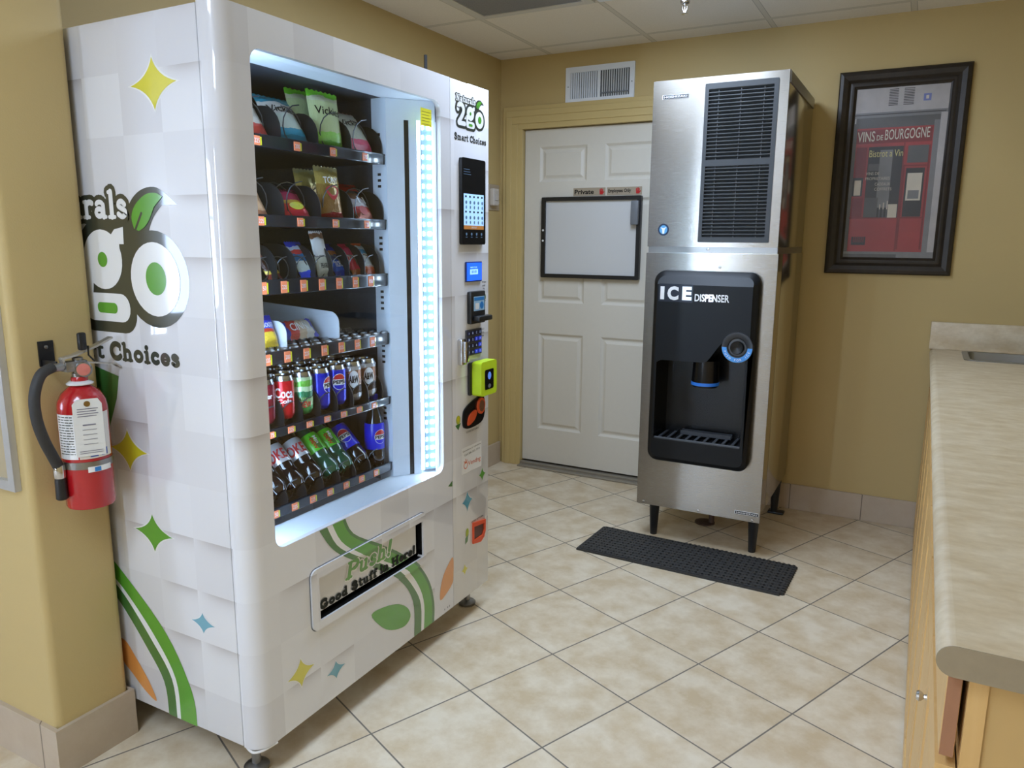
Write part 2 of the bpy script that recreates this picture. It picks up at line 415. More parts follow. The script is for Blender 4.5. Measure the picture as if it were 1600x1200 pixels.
m_white = mat('white_metal', (226,230,236), .4, var=.02)
m_liner = mat('speckled_grey_liner', (66,70,78), .55, var=.35, scale=160)
m_black = mat('black_plastic', (26,26,28), .38, var=.1)
m_blacks = mat('black_gloss_plastic', (17,17,18), .26, var=.1, spec=.35)
m_rubber = mat('black_rubber', (50,49,48), .62, var=.25, scale=60)
m_wire = mat('grey_wire', (90,92,96), .35, .8)
m_orange = mat('orange_price_tag', (236,128,84), .5, var=.1, scale=90)
m_yellowp = mat('yellow_print', (214,204,40), .35, coat=1)
m_greenp = mat('green_print', (84,158,44), .3, var=.03, coat=1)
m_dgreenp = mat('dark_green_print', (64,118,52), .3, var=.03, coat=1)
m_orangep = mat('orange_print', (222,146,72), .3, var=.03, coat=1)
m_bluep = mat('blue_print', (92,160,180), .3, var=.03, coat=1)
m_whitep = mat('white_print', (238,238,238), .3, var=.01, coat=1)
m_darkp = mat('charcoal_print', (54,58,48), .3, var=.03, coat=1)
m_blackp = mat('black_print', (16,16,18), .5, spec=.2)
m_ink = mat('dark_ink', (40,42,36), .6, spec=.25)
m_redp = mat('red_print', (190,30,36), .35)
m_door = mat('white_door_paint', (214,208,196), .42, var=.02, scale=40, bump=.03)
m_grey = mat('grey_plastic', (112,116,122), .45)

# ================================================================== ROOM
H = 2.438; YB, XL, XR, YN = 0.0, 0.0, 3.0, -8.5
XW = -3.2
m = M(); m.box(XW-.1, XR+.1, YN-.1, .3, -.05, 0); struct(m.build('floor', m_floor))
m = M(); m.box(XW-.1, XR+.1, YN-.1, .3, H, H+.05); struct(m.build('ceiling', m_ceil))
DX0, DX1, DZ = .150, 1.075, 2.040
m = M()
m.prism([[(XL-.1,0),(DX0-.02,0),(DX0-.02,DZ+.01),(DX1+.02,DZ+.01),(DX1+.02,0),(XR+.1,0),(XR+.1,H),(XL-.1,H)]], mapY(0), -.12, 0)
struct(m.build('wall_back', m_wall))
m = M(); m.box(-.1, 0, -2.9, 0, 0, H); struct(m.build('wall_left', m_wall))
m = M(); m.box(XR, XR+.1, YN, 0, 0, H); struct(m.build('wall_right', m_wall))
# projecting wall end with bullnose corners
SX, SY0, SY1, rr = .418, -3.113, -2.908, .019
lp = [(XW, SY1)]+[(XW, SY0)]+[(SX-rr+rr*sin(radians(a)), SY0+rr-rr*cos(radians(a))) for a in range(0, 91, 15)]+[(SX-rr+rr*cos(radians(a)), SY1-rr+rr*sin(radians(a))) for a in range(0, 91, 15)]
m = M(); m.prism([lp], mapZ(0), 0, H); struct(m.build('wall_near_left', m_wall, smooth=40))
# lobby walls with daylight windows
WY0, WY1, WZ0, WZ1 = -7.55, -5.87, .74, 2.12
m = M(); m.prism([rect(YN, -2.95, 0, H), rect(WY0, WY1, WZ0, WZ1)], lambda u, v, d: (XW-d, u, v), 0, .1); struct(m.build('wall_far_left', m_wall))
NX0, NX1 = -.44, -.31
m = M(); m.prism([rect(XW-.1, XR+.1, 0, H), rect(NX0, NX1, .25, 2.2)], lambda u, v, d: (u, YN-d, v), 0, .1); struct(m.build('wall_front', m_wall))
m_day = emis('daylight_window', (196,220,255), E_WIN); m_day2 = emis('daylight_sidelight', (196,220,255), E_WIN*6)
def window(name, pts, frame, md):
    e = bpy.data.objects.new(name, None); col.objects.link(e); ORI[e.name] = Vector((0,0,0)); e['kind'] = 'structure'
    pts.build('pane', md, e); frame.build('window_frame', m_whitep, e)
p = M().box(XW-.09, XW-.08, WY0, WY1, WZ0, WZ1)
fr = M()
for y in (WY0, WY0+.55, WY1-.55, WY1-.04): fr.box(XW-.08, XW-.03, y, y+.04, WZ0, WZ1)
for z in (WZ0, 1.56, WZ1-.04): fr.box(XW-.08, XW-.03, WY0, WY1, z, z+.04)
window('window_1', p, fr, m_day)
p = M().box(NX0, NX1, YN-.09, YN-.08, .25, 2.2); fr = M().box(NX0-.03, NX0, YN, YN+.02, .22, 2.23).box(NX1, NX1+.03, YN, YN+.02, .22, 2.23).box(NX0, NX1, YN, YN+.02, 2.2, 2.23).box(NX0, NX1, YN, YN+.02, .22, .25)
window('window_2', p, fr, m_day2)

# baseboards
BH = .1365
m = M(); m.box(1.16, 2.40, -.012, -.0002, 0, BH, .002); struct(m.build('baseboard_back', m_base))
m = M(); m.box(.0002, .012, -1.60, -.013, 0, BH, .002); struct(m.build('baseboard_left', m_base))
m = M(); m.prism([[(XW,SY0-.012),(SX+.012,SY0-.012),(SX+.012,SY1+.008),(SX-.2,SY1+.008),(SX-.2,SY1),(SX,SY1),(SX,SY0),(XW,SY0)]], mapZ(0), 0, BH)
struct(m.build('baseboard_near_left', m_base))

# ------------------------------------------------------------------ door
dr = bpy.data.objects.new('door_1', None); col.objects.link(dr); dr['kind'] = 'structure'; ORI[dr.name] = Vector((0,0,0))
DY = .022
m = M(); mp = mapY(DY)
pan = [(.252,.550,1.738,1.938),(.660,.958,1.738,1.938),(.252,.550,1.035,1.640),(.660,.958,1.035,1.640),(.258,.552,.248,.846),(.664,.958,.248,.846)]
m.prism([rect(DX0+.004, DX1-.004, .036, DZ-.004)]+[rect(a,b,c,d) for a,b,c,d in pan], mp, -.035, 0)
def rings(m, a, b, c, d, mp, prof, cap=True):
    L = []
    for ins, dep in prof: L.append([mp(x, z, dep) for x, z in rect(a+ins, b-ins, c+ins, d-ins)])
    vs = [v for l in L for v in l]; fs = [(i*4+k, i*4+(k+1) % 4, (i+1)*4+(k+1) % 4, (i+1)*4+k) for i in range(len(L)-1) for k in range(4)]
    if cap: fs.append(tuple((len(L)-1)*4+k for k in range(4)))
    m.add(vs, fs)
for a, b, c, d in pan: rings(m, a, b, c, d, mp, [(0,0),(.006,-.004),(.014,-.009),(.022,-.009),(.038,-.002),(.042,-.002)])
m.build('door_panel', m_door, dr)
m = M()
# casing with stepped profile (left, right, top)
for k, (i0, i1, dd) in enumerate([(.128,.100,.012),(.104,.070,.020),(.074,.030,.015),(.034,.0,.010)]):
    x0, x1, zt = DX0-i0, DX0-i1, DZ
    m.box(x0, x1, -dd, .0, 0, DZ+i1+.0, .002)
    m.box(DX1+i1, DX1+i0, -dd, .0, 0, DZ+i1, .002)
    m.box(DX0-i0, DX1+i0, -dd, .0, DZ+i1-(.0), DZ+i0-.035+(.035), .002)
struct(m.build('trim_1', m_casing))
m = M(); m.box(DX0-.018, DX0, -.001, .1, 0, DZ+.0); m.box(DX1, DX1+.018, -.001, .1, 0, DZ); m.box(DX0-.018, DX1+.018, -.001, .1, DZ, DZ+.012)
m.build('door_jamb', m_casing, dr)
m = M(); m.box(DX0, DX1, -.045, .08, 0, .010, .003); m.box(DX0, DX1, -.005, .06, .008, .024, .003); m.build('threshold', mat('threshold_metal', (150,142,128), .4, .3), dr)
m = M(); m.box(DX0-.1, DX1+.1, .095, .12, 0, DZ+.1); m.build('door_backing', m_black, dr)
m = M(); m.lathe([(.0,0),(.032,0),(.032,.006),(.012,.01),(.012,.035),(.028,.045),(.030,.06),(.02,.068),(0,.07)], (1.01, DY, .96), (0,-1,0)); m.build('door_knob', m_galv, dr, 40)

# whiteboard and signs on door
t = thing('whiteboard', (.58, -.0, 1.19), 'white board with black frame hung on the white panel door', 'whiteboard')
m = M(); m.box(.288, .880, .010, .0195, 1.195, 1.640); m.build('writing_surface', mat('whiteboard_surface', (206,206,206), .25, var=.01), t)
m = M(); mp = mapY(.020); m.prism([rrect(.278,.890,1.185,1.650,.006,2), rect(.302,.866,1.207,1.628)], mp, 0, .024); m.build('frame', m_black, t, 40)
m = M(); m.box(.838, .882, -.030, -.004, 1.490, 1.622, .006); m.build('eraser', m_grey, t, 40)
for z in (1.46, 1.40): M().lathe([(0,0),(.006,0),(.006,.003),(0,.004)], (.291,-.004,z), (0,-1,0), 12).build('stud', m_whitep, t)
m_signb = mat('brushed_tan_sign', (172,158,138), .4, .2)
for nm, x0, x1, txt, tx1, lab in (('door_sign', .471, .668, 'Private', .598, 'small tan sign reading Private with a red hand, on the white door'), ('door_sign', .678, .884, 'Employees Only', .820, 'small tan sign reading Employees Only with a red hand, on the white door')):
    t = thing(nm, ((x0+x1)/2, .02, 1.655), lab, 'sign', 'signs above the whiteboard')
    m = M(); m.box(x0, x1, .0195, .0215, 1.655, 1.699); m.build('plate', m_signb, t)
    m = M(); text(m, txt, x0+.008, tx1, 1.664, 1.690, mapY(.0195), .0006, off=.025); m.build('lettering', m_blackp, t)
    m = M(); hx = x1-.024; mp = mapY(.0195)
    m.poly([rrect(hx-.010,hx+.010,1.661,1.678,.004,3)], mp, .0008)
    for k, (dx, hh) in enumerate([(-.0085,.010),(-.003,.014),(.003,.014),(.0085,.010)]): m.stroke([(hx+dx,1.676),(hx+dx,1.678+hh)], .0046, mp, .0008)
    m.stroke([(hx+.010,1.668),(hx+.016,1.676)], .005, mp, .0008); m.build('red_hand', m_redp, t)

# ------------------------------------------------------------------ vent above door
t = thing('air_vent', (.625, 0, 2.154), 'white louvred wall vent above the door, just under the ceiling', 'vent')
m = M(); mp = mapY(0); m.prism([rrect(.422,.828,2.154,2.353,.004,2), rect(.452,.800,2.184,2.323)], mp, 0, .010); m.box(.617,.630,-.008,-.001,2.184,2.323); m.build('frame', m_white, t)
m = M()
for i in range(26):
    x = .457+i*.0132
    if abs(x-.6235) < .008: continue
    ang = .5 if x < .62 else -.75
    c, s_ = cos(ang)*.006, sin(ang)*.006
    m.add([(x-s_,-.008,2.184),(x+s_,-.002,2.184),(x+s_,-.002,2.323),(x-s_,-.008,2.323),(x-s_+.0012,-.008,2.184),(x+s_+.0012,-.002,2.184),(x+s_+.0012,-.002,2.323),(x-s_+.0012,-.008,2.323)],[(0,1,2,3),(4,5,6,7),(0,4,7,3),(1,5,6,2)])
lv = m.build('louvre', m_white, t)
m = M(); m.box(.452,.800,-.0012,-.0003,2.184,2.323); m.build('duct_opening', mat('dark_duct', (70,70,68), .7), t)
M().box(.637,.797,-.0135,-.0105,2.20,2.206).build('adjusting_bar', m_grey, t)
for x in (.438,.814): M().lathe([(0,0),(.003,0),(.002,.002),(0,.002)], (x,-.010,2.25), (0,-1,0), 10).build('screw', m_black, t)

# ------------------------------------------------------------------ wall plate on left wall
t = thing('wall_switch', (0, -.09, 1.58), 'pale wall plate with a white plug-in device beside the door corner', 'switch')
m = M(); m.box(0, .007, -.150, -.03, 1.575, 1.725, .003); m.build('plate', mat('ivory_plate', (176,160,138), .4), t)
m = M(); m.box(.007, .040, -.150, -.085, 1.60, 1.70, .008); m.box(.04,.044,-.135,-.10,1.63,1.665,.002); m.build('plug', mat('pale_device', (196,188,180), .4), t)

# ------------------------------------------------------------------ ceiling fittings
def troffer(x0, y0, w, h, lab, name='ceiling_light'):
    t = thing(name, (x0+w/2, y0+h/2, H-.02), lab, 'light', 'recessed ceiling lights')
    mm = M(); mp = lambda u, v, d: (u, v, H-d)
    mm.prism([rect(x0,x0+w,y0,y0+h), rect(x0+.035,x0+w-.035,y0+.035,y0+h-.035)], mp, 0, .008); mm.build('frame', m_white, t)
    mm = M(); mm.poly([rect(x0+.035,x0+w-.035,y0+.035,y0+h-.035)], mp, .004); mm.build('diffuser', m_lamp, t)
m_lamp = emis('light_diffuser', (206,227,255), E_CEIL)
troffer(.935, -2.0, .60, 1.21, 'lit ceiling light nearest the sprinkler and the ice dispenser')
troffer(.935, -5.05, .60, 1.21, 'added ceiling light out of view beside the camera')  # unseen troffer, added and shifted to balance the light near the camera
troffer(1.545, -6.88, .60, 1.21, 'added ceiling light out of view at the far end of the room behind')  # extra unseen troffer, added to light the room from behind
t = thing('ceiling_grille', (.62, -1.085, H-.01), 'grey perforated ceiling panel in a pale frame above the vending machine', 'ceiling panel')
m = M(); mp = lambda u, v, d: (u, v, H-d)
m.prism([rect(.335,.915,-1.375,-.795), rect(.375,.875,-1.335,-.835)], mp, .0, .010); m.build('frame', mat('grille_frame', (206,202,194), .5), t)
m = M(); m.box(.375,.875,-1.335,-.835,H-.006,H-.001); m.build('perforated_sheet', mat('perforated_grey', (128,128,130), .6, var=.35, scale=220), t)
t = thing('fire_sprinkler', (1.285, -.68, H-.08), 'chrome fire sprinkler head hanging from the ceiling tiles', 'sprinkler')
c = (1.285, -.68, H)
m = M(); m.lathe([(0,0),(.04,0),(.04,-.004),(.03,-.007),(.0,-.008)], c); m.build('escutcheon', m_chrome, t, 40)
m = M(); m.lathe([(.0,-.006),(.021,-.006),(.021,-.022),(.019,-.03),(.011,-.034),(.010,-.040),(.0,-.041)], c, n=20); m.build('body', m_chrome, t, 40)
m = M()
for s_ in (-1,1): m.tube([(c[0]+s_*.009,c[1],H-.038),(c[0]+s_*.010,c[1],H-.050),(c[0]+s_*.003,c[1],H-.066),(c[0],c[1],H-.069)], .0016, 6)
m.tube([(c[0],c[1],H-.038),(c[0],c[1],H-.069)], .002, 6); m.build('frame_arm', m_chrome, t, 40)
m = M(); m.lathe([(0,-.068),(.013,-.070),(.014,-.073),(0,-.071)], c, n=16); m.build('deflector', m_chrome, t)

# ================================================================== VENDING MACHINE
XF, YS, YE, ZB, ZT = .915, -2.893, -1.725, .097, 1.908
VM = thing('vending_machine', (.46, -2.31, 0), 'tall white wrapped snack and drink vending machine with lit glass front', 'vending machine')
XD = .857   # seam between cabinet and door
m = M()
m.box(.03, XD-.003, YS, YS+.03, ZB, ZT-.004, .004); m.box(.03, XD-.003, YE-.03, YE, ZB, ZT-.004, .004)
m.box(.031, XD-.004, YS+.03, YE-.03, ZT-.034, ZT-.004); m.box(.031, XD-.004, YS+.03, YE-.03, ZB, ZB+.03); m.box(.03, .05, YS+.03, YE-.03, ZB+.03, ZT-.034)
m.box(XD-.02, XD-.006, YS+.03, YE-.03, ZB+.03, .615); m.box(XD-.02, XD-.006, YS+.03, YE-.03, 1.832, ZT-.034)
m.box(XD-.02, XD-.006, -1.99, YE-.03, .615, 1.832)
m.build('cabinet', m_wrap, VM, 30)
m = M(); m.box(XD-.0045, XD+.001, YS+.002, YE-.003, ZB+.002, ZT-.006); g_ = m
# door seam gasket as a thin ring only at the edges
m = M(); m.prism([rect(YS+.003, YE-.003, ZB+.003, ZT-.006), rect(YS+.02, YE-.02, ZB+.02, ZT-.03)], mapX(XD-.004), 0, .005); m.build('gasket', m_grey, VM)
# door
WL, WR, WB, WT = -2.803, -2.030, .620, 1.826
YSEAM = -1.9745
holes = [rrect(WL, WR, WB, WT, .032), rrect(-2.660, -2.166, .362, .487, .008)]
RC = .048
m = M(); mp = mapX(XF)
m.prism([[(YS+RC,ZB),(YSEAM-.0015,ZB),(YSEAM-.0015,ZT),(YS+RC,ZT)]]+holes, mp, -.016, 0)
pr = [(XD, YS)]+[(XF-RC+RC*sin(radians(a)), YS+RC-RC*cos(radians(a))) for a in range(0, 91, 9)]
inn = [(x-.010*((x-XD)/(XF-XD)), y+.012) for x, y in pr]
loop = pr+inn[::-1]
m.prism([loop], mapZ(0), ZB, ZT)
m.prism([[(XD, YS+.01), (XF-.01, YS+RC), (XF-.01, YSEAM-.002), (XD, YSEAM-.002)]], mapZ(0), ZT-.012, ZT-.0005)
m.prism([[(XD, YS+.01), (XF-.01, YS+RC), (XF-.01, YSEAM-.002), (XD, YSEAM-.002)]], mapZ(0), ZB+.0005, ZB+.012)
m.build('door', m_wrap, VM, 35)
# payment column
m = M(); m.box(XD, XF, YSEAM+.0015, YE, ZB-.002, ZT, .004); m.build('payment_panel', m_wrap, VM, 30)
# bottom lip of the door
m = M(); pts = smooth_line([(XD+.004, YS+.006, ZB-.004),(XD+.030, YS+.002, ZB-.006),(XF-.012, YS+.02, ZB-.006),(XF-.001, YS+.06, ZB-.003)], 5); m.tube(pts, .0035, 6); m.build('door_lip', m_whitep, VM, 40)
m = M(); m.box(XF-.028, XF-.001, -1.86, YE+.001, ZT-.008, ZT+.002, .003); m.build('top_cap', m_white, VM)
m = M(); m.tube([(.80, -1.94, ZT-.01), (.80, -1.94, ZT+.085)], .0055, 8); m.build('antenna', m_black, VM)
# feet
for x, y in ((.845,-2.845),(.845,-1.77),(.10,-2.845),(.10,-1.77)):
    m = M(); m.lathe([(.032,0),(.034,.010),(.030,.014),(.012,.020),(.012,.06),(.020,.062),(.020,.098)], (x,y,0), n=16); m.build('foot', m_galv, VM, 40)
# interior liner
IL, IR, IB, IT = -2.830, -2.150, .60, 1.832
m = M(); m.box(.215, .225, IL, IR, IB, IT); m.box(.225, XD-.03, IL-.01, IL, IB, IT); m.build('back_liner', m_liner, VM)
M().box(.225, .742, IR, IR+.01, IB, IT).build('inner_side_liner', m_liner, VM)
M().box(.225, .783, IL, IR+.01, IT-.004, IT+.006).build('inner_top_liner', m_liner, VM)
m = M(); m.box(.742, .800, IR-.006, IR+.01, IB, IT)
m.build('side_liner', m_white, VM)
for z in [1.72]+[1.60-.018*i for i in range(3)]+[1.405-.018*i for i in range(3)]+[1.235-.018*i for i in range(4)]+[1.06-.018*i for i in range(4)]+[.87-.018*i for i in range(4)]:
    M().box(.762, .774, IR-.0068, IR-.006, z-.004, z+.004).build('slot', m_black, VM)
# sill and jambs between glass and trays
M().box(.785, XF-.017, WL+.002, WR+.1, WB-.010, WB-.001).build('sill', m_white, VM)
M().box(.785, XF-.017, WL-.02, WR+.05, WT+.001, WT+.006).build('head_liner', m_white, VM)
def jamb(m, a, b, z0, z1, th=.004, push=0):
    (x0,y0),(x1,y1) = a, b; L = math.hypot(x1-x0,y1-y0); nx, ny = (y1-y0)/L, -(x1-x0)/L
    P = [(x0+nx*push,y0+ny*push),(x1+nx*push,y1+ny*push),(x1+nx*(push-th),y1+ny*(push-th)),(x0+nx*(push-th),y0+ny*(push-th))]
    m.prism([P], mapZ(0), z0, z1)
A_, B_ = Vector((.800, -2.160)), Vector((.897, -2.034))
def JP(t): q = A_+(B_-A_)*t; return (q.x, q.y)
m = M(); jamb(m, JP(0), JP(.36), WB, WT); jamb(m, JP(.46), JP(.62), WB, 1.765); jamb(m, JP(.36), JP(1), 1.765, WT)
jamb(m, JP(.94), JP(1.02), WB, 1.765)
m.build('jamb_liner', m_white, VM)
m = M(); jamb(m, JP(.36), JP(.46), WB, 1.765, push=-.004); m.build('jamb_slot', m_black, VM)
m_led = emis('led_strip', (190,222,255), E_LED*3.2); m_ledd = emis('led_dot', (226,242,255), E_LED*4.5); m_lens = mat('pale_lens', (128,160,182), .2, emit=.35)
m = M(); jamb(m, JP(.62), JP(.69), WB+.01, 1.765, push=-.003); m.build('light_strip', m_led, VM)
m = M(); jamb(m, JP(.69), JP(.94), WB+.01, 1.765, push=-.006); m.build('light_lens', m_lens, VM)
m = M(); jamb(m, JP(.715), JP(.725), WB+.01, 1.765, push=-.005); m.build('lens_groove', m_grey, VM)
m = M()
dz = (1.75-WB)/38
for i in range(38):
    z = WB+.02+i*dz
    for t0, t1 in ((.735,.765),(.84,.91)): jamb(m, JP(t0), JP(t1), z, z+.012, push=-.003)
m.build('led_dots', m_ledd, VM)
m = M(); 
# mirrored strip on the near jamb, lights the goods
A2, B2 = Vector((.800, -2.815)), Vector((.895, -2.812))
m.box(.80, .895, WL-.012, WL-.008, WB, WT); m.build('near_jamb', m_white, VM)
m = M(); m.box(.83, .89, WL-.008, WL-.006, WB+.02, WT-.03); m.build('near_light_strip', m_led, VM)
# yellow notice
m = M(); mp = mapX(XF-.0135); m.poly([rect(-2.118,-2.060,1.745,1.797)], mp, .0); m.build('notice_sticker', mat('yellow_sticker', (232,226,30), .5), VM)
m = M()
for k in range(5): m.stroke([(-2.112,1.787-.009*k),(-2.066-.006*(k % 2),1.787-.009*k)], .0014, mp, .0006)
m.build('notice_lettering', mat('notice_ink', (150,140,40), .5), VM)
m = M(); m.poly([rrect(WL-.004, WR+.004, WB-.004, WT+.004, .034)], mapX(XF-.0155), 0); m.build('glass', m_glass, VM)

# logo and print -------------------------------------------------
def logo(parent, mp, cx, cz, k, name='logo'):
    X = lambda x, z: (cx+x*k, cz+z*k)
    def S(pts): return [X(*p) for p in pts]
    m = M(); o1, o2, o3 = .0006, .0012, .0018
    T = .028
    two = smooth_line([(-.455,.065),(-.44,.105),(-.39,.118),(-.345,.09),(-.345,.04),(-.385,-.015),(-.44,-.072)], 4)
    # dark
    m.poly([S(ell(0,0,.09+T*1.15,.09+T))], mp, o1, 0)
    m.poly([S(ell(-.196,.045,.077+T,.075+T))], mp, o1, 0)
    m.poly([S(rrect(-.286-T+.005,-.103+T-.005,-.112-T,-.04+T,.05))], mp, o1, 0)
    m.poly([S(rect(-.16,-.06,.02,.125))], mp, o1, 0); m.poly([S(rect(-.14,-.06,-.06,.05))], mp, o1, 0)
    m.poly([S(rect(-.157-T,-.105+T,.06,.126+T*.8))], mp, o1, 0)
    m.stroke(S(two), (.054+2*T)*k, mp, o1, 0); m.stroke(S([(-.44,-.078),(-.315,-.078)]), (.05+2*T)*k, mp, o1, 0)
    lo = smooth_loop([(-.081,.10),(-.086,.15),(-.081,.175),(-.051,.199),(-.011,.218),(.030,.216),(.065,.198)], 4)
    lf = lo+S0([(.099,.176),(.045,.176),(.013,.150),(-.008,.118),(-.03,.09),(-.07,.08)])
    m.poly([S(smooth_line([(-.085,.09),(-.087,.15),(-.070,.186),(-.030,.212),(.020,.219),(.060,.203),(.100,.176)],4)+smooth_line([(.045,.176),(.013,.150),(-.008,.118),(-.02,.08)],3))], mp, o1, 0)
    letters(m, 'Naturals', cx-.49*k, cx-.08*k, cz+.147*k, .066*k, mp, o1, 0, grow=.024*k, w=.17)
    # white
    m.poly([S(ell(0,0,.09,.09))], mp, o2, 1)
    m.poly([S(ell(-.196,.045,.077,.075))], mp, o2, 1)
    m.poly([S(rrect(-.286,-.103,-.112,-.04,.034))], mp, o2, 1)
    m.poly([S(smooth_loop([(-.157,.06),(-.157,.105),(-.14,.12)],1)+S([(-.0,0)])[:0]+S0([(-.105,.126),(-.107,.084),(-.125,.084),(-.125,.06)]))], mp, o2, 1)
    m.poly([S([(-.286,-.06),(-.286,.02),(-.235,.02),(-.25,-.06)])], mp, o2, 1)
    m.stroke(S(two), .054*k, mp, o2, 1); m.stroke(S([(-.44,-.078),(-.315,-.078)]), .05*k, mp, o2, 1)
    letters(m, 'Naturals', cx-.49*k, cx-.08*k, cz+.147*k, .066*k, mp, o2, 1, w=.17)
    # green
    m.poly([S(ell(.004,.002,.037,.040))], mp, o3, 2)
    m.poly([S(ell(-.196,.045,.019,.019))], mp, o3, 2)
    m.poly([S(rrect(-.233,-.153,-.091,-.064,.012))], mp, o3, 2)
    m.poly([S(smooth_line([(-.062,.122),(-.068,.150),(-.051,.178),(-.013,.201),(.024,.205),(.050,.196)],4)+smooth_line([(.017,.172),(-.002,.144),(-.022,.126),(-.045,.116)],3))], mp, o3, 2)
    m.stroke(S([(-.055,.122),(-.03,.158)]), .007*k, mp, o3+.0003, 0)
    return m.build(name, [m_darkp, m_whitep, m_greenp], parent)
S0 = lambda pts: [tuple(p) for p in pts]
mS, mF = mapY(YS), mapX(XF)
logo(VM, mS, .653, 1.300, 1.0)
m = M(); letters(m, 'Smart Choices', .205, .722, 1.089, .045, mS, .0006, w=.19); m.build('lettering', m_darkp, VM)
logo(VM, mF, -1.7915, 1.801, .30)
m = M(); letters(m, 'Smart Choices', -1.951, -1.745, 1.723, .0215, mF, .0006, w=.165); m.build('lettering', m_ink, VM)
# stars, leaves, stripes
def decal(name, mats, polys, mp, strokes=()):
    m = M()
    for mi, P, d in polys: m.poly([P], mp, d, mi)
    for mi, P, w, d in strokes: m.stroke(P, w, mp, d, mi)
    return m.build(name, mats, VM)
def st(cx, cz, w, h, mm, mp): decal('star_print', [mm, m_whitep], [(1, star(cx,cz,w*1.13,h*1.13), .0004), (0, star(cx,cz,w,h), .0009)], mp)
st(.700,1.748,.080,.058,m_yellowp,mS); st(.492,.848,.075,.055,m_yellowp,mS); st(.565,.630,.075,.052,m_greenp,mS); st(.734,.415,.044,.029,m_bluep,mS)
st(-2.738,.244,.050,.041,m_yellowp,mF); st(-2.601,.180,.039,.028,m_bluep,mF); st(-1.879,.467,.036,.040,m_bluep,mF); st(-1.773,.540,.024,.026,m_greenp,mF); st(-1.899,.209,.022,.022,m_yellowp,mF)
decal('leaf_print', [m_dgreenp], [(0, [(.33,1.075),(.478,1.045),(.462,.985),(.42,.90),(.38,.86)], .0006)], mS)
decal('leaf_print', [m_orangep], [(0, smooth_loop([(.36,.27),(.40,.275),(.44,.235),(.49,.175),(.516,.122),(.47,.140),(.42,.178),(.38,.21)],4), .0006)], mS)
decal('leaf_print', [m_greenp, m_dgreenp], [(0, smooth_loop([(-2.436,.275),(-2.371,.2725),(-2.300,.250),(-2.252,.215),(-2.238,.178),(-2.272,.160),(-2.338,.178),(-2.390,.214)],4), .0006)], mF)
decal('leaf_print', [m_orangep], [(0, smooth_loop([(-1.9762,.285),(-2.005,.275),(-2.040,.243),(-2.059,.200),(-2.060,.158),(-2.02,.168),(-1.985,.188),(-1.9762,.21)],4), .0006)], mF)
decal('leaf_print', [m_dgreenp], [(0, [(-2.005,.559),(-1.978,.573),(-1.978,.552)], .0006)], mF)
def strip(a, b): return [[a[i], a[i+1], b[i+1], b[i]] for i in range(len(a)-1)]
o_ = smooth_line([(-2.545,.634),(-2.507,.563),(-2.391,.489),(-2.286,.423),(-2.192,.346),(-2.126,.256),(-2.099,.167),(-2.101,.0975)],4)
b_ = smooth_line([(-2.600,.634),(-2.559,.557),(-2.479,.491),(-2.376,.429),(-2.257,.351),(-2.188,.265),(-2.159,.185),(-2.163,.0975)],4)
c_ = smooth_line([(-2.622,.634),(-2.578,.553),(-2.500,.492),(-2.405,.437),(-2.289,.356),(-2.214,.268),(-2.178,.193),(-2.179,.0975)],4)
e_ = smooth_line([(-2.655,.634),(-2.607,.560),(-2.551,.508),(-2.460,.450),(-2.331,.361),(-2.253,.284),(-2.217,.202),(-2.219,.0975)],4)
def clip(P, x0, x1, y0, y1):
    def cut(P, f, ins):
        out = []
        for i in range(len(P)):
            a, b = P[i-1], P[i]; ia, ib = ins(a), ins(b)
            if ia != ib:
                t = f(a, b); out.append((a[0]+(b[0]-a[0])*t, a[1]+(b[1]-a[1])*t))
            if ib: out.append(b)
        return out
    for ax, v, sgn in ((0,x0,1),(0,x1,-1),(1,y0,1),(1,y1,-1)):
        if len(P) < 3: return []
        P = cut(P, lambda a, b: (v-a[ax])/(b[ax]-a[ax]), lambda p: sgn*(p[ax]-v) >= 0)
    return P
def stripes(mp, d, rects, name='stripe_print'):
    m = M()
    edge = [(x+(x2-x)*.22, z+(z2-z)*.22) for (x, z), (x2, z2) in zip(o_, b_)]
    for mi, s_ in ((1, strip(o_, edge)), (0, strip(edge, b_)), (2, strip(b_, c_)), (1, strip(c_, e_))):
        for q in s_:
            for r in rects:
                P = clip(q, *r)
                if len(P) >= 3: m.add([mp(a, b, d) for a, b in P], [tuple(range(len(P)))], mi)
    m.build(name, [m_greenp, m_dgreenp, m_whitep], VM)
stripes(mF, .0007, [(-2.690,-2.09,.516,.618)])
stripes(mF, .0007, [(-2.5,-2.149,0,.337),(-2.149,-1.98,0,.516)])
sA = smooth_line([(.33,.545),(.42,.485),(.582,.345),(.668,.199),(.680,.0975)],5); sB = smooth_line([(.33,.49),(.413,.438),(.527,.330),(.606,.218),(.615,.0975)],5)
sC = smooth_line([(.33,.475),(.413,.420),(.515,.312),(.590,.212),(.600,.0975)],5); sD = smooth_line([(.33,.44),(.40,.385),(.49,.285),(.556,.195),(.566,.0975)],5)
m = M()
for mi, s_ in ((0, strip(sA, sB)), (2, strip(sB, sC)), (1, strip(sC, sD))):
    for q in s_: m.add([mS(a, b, .0007) for a, b in q], [(0,1,2,3)], mi)
m.build('stripe_print', [m_greenp, m_dgreenp, m_whitep], VM)

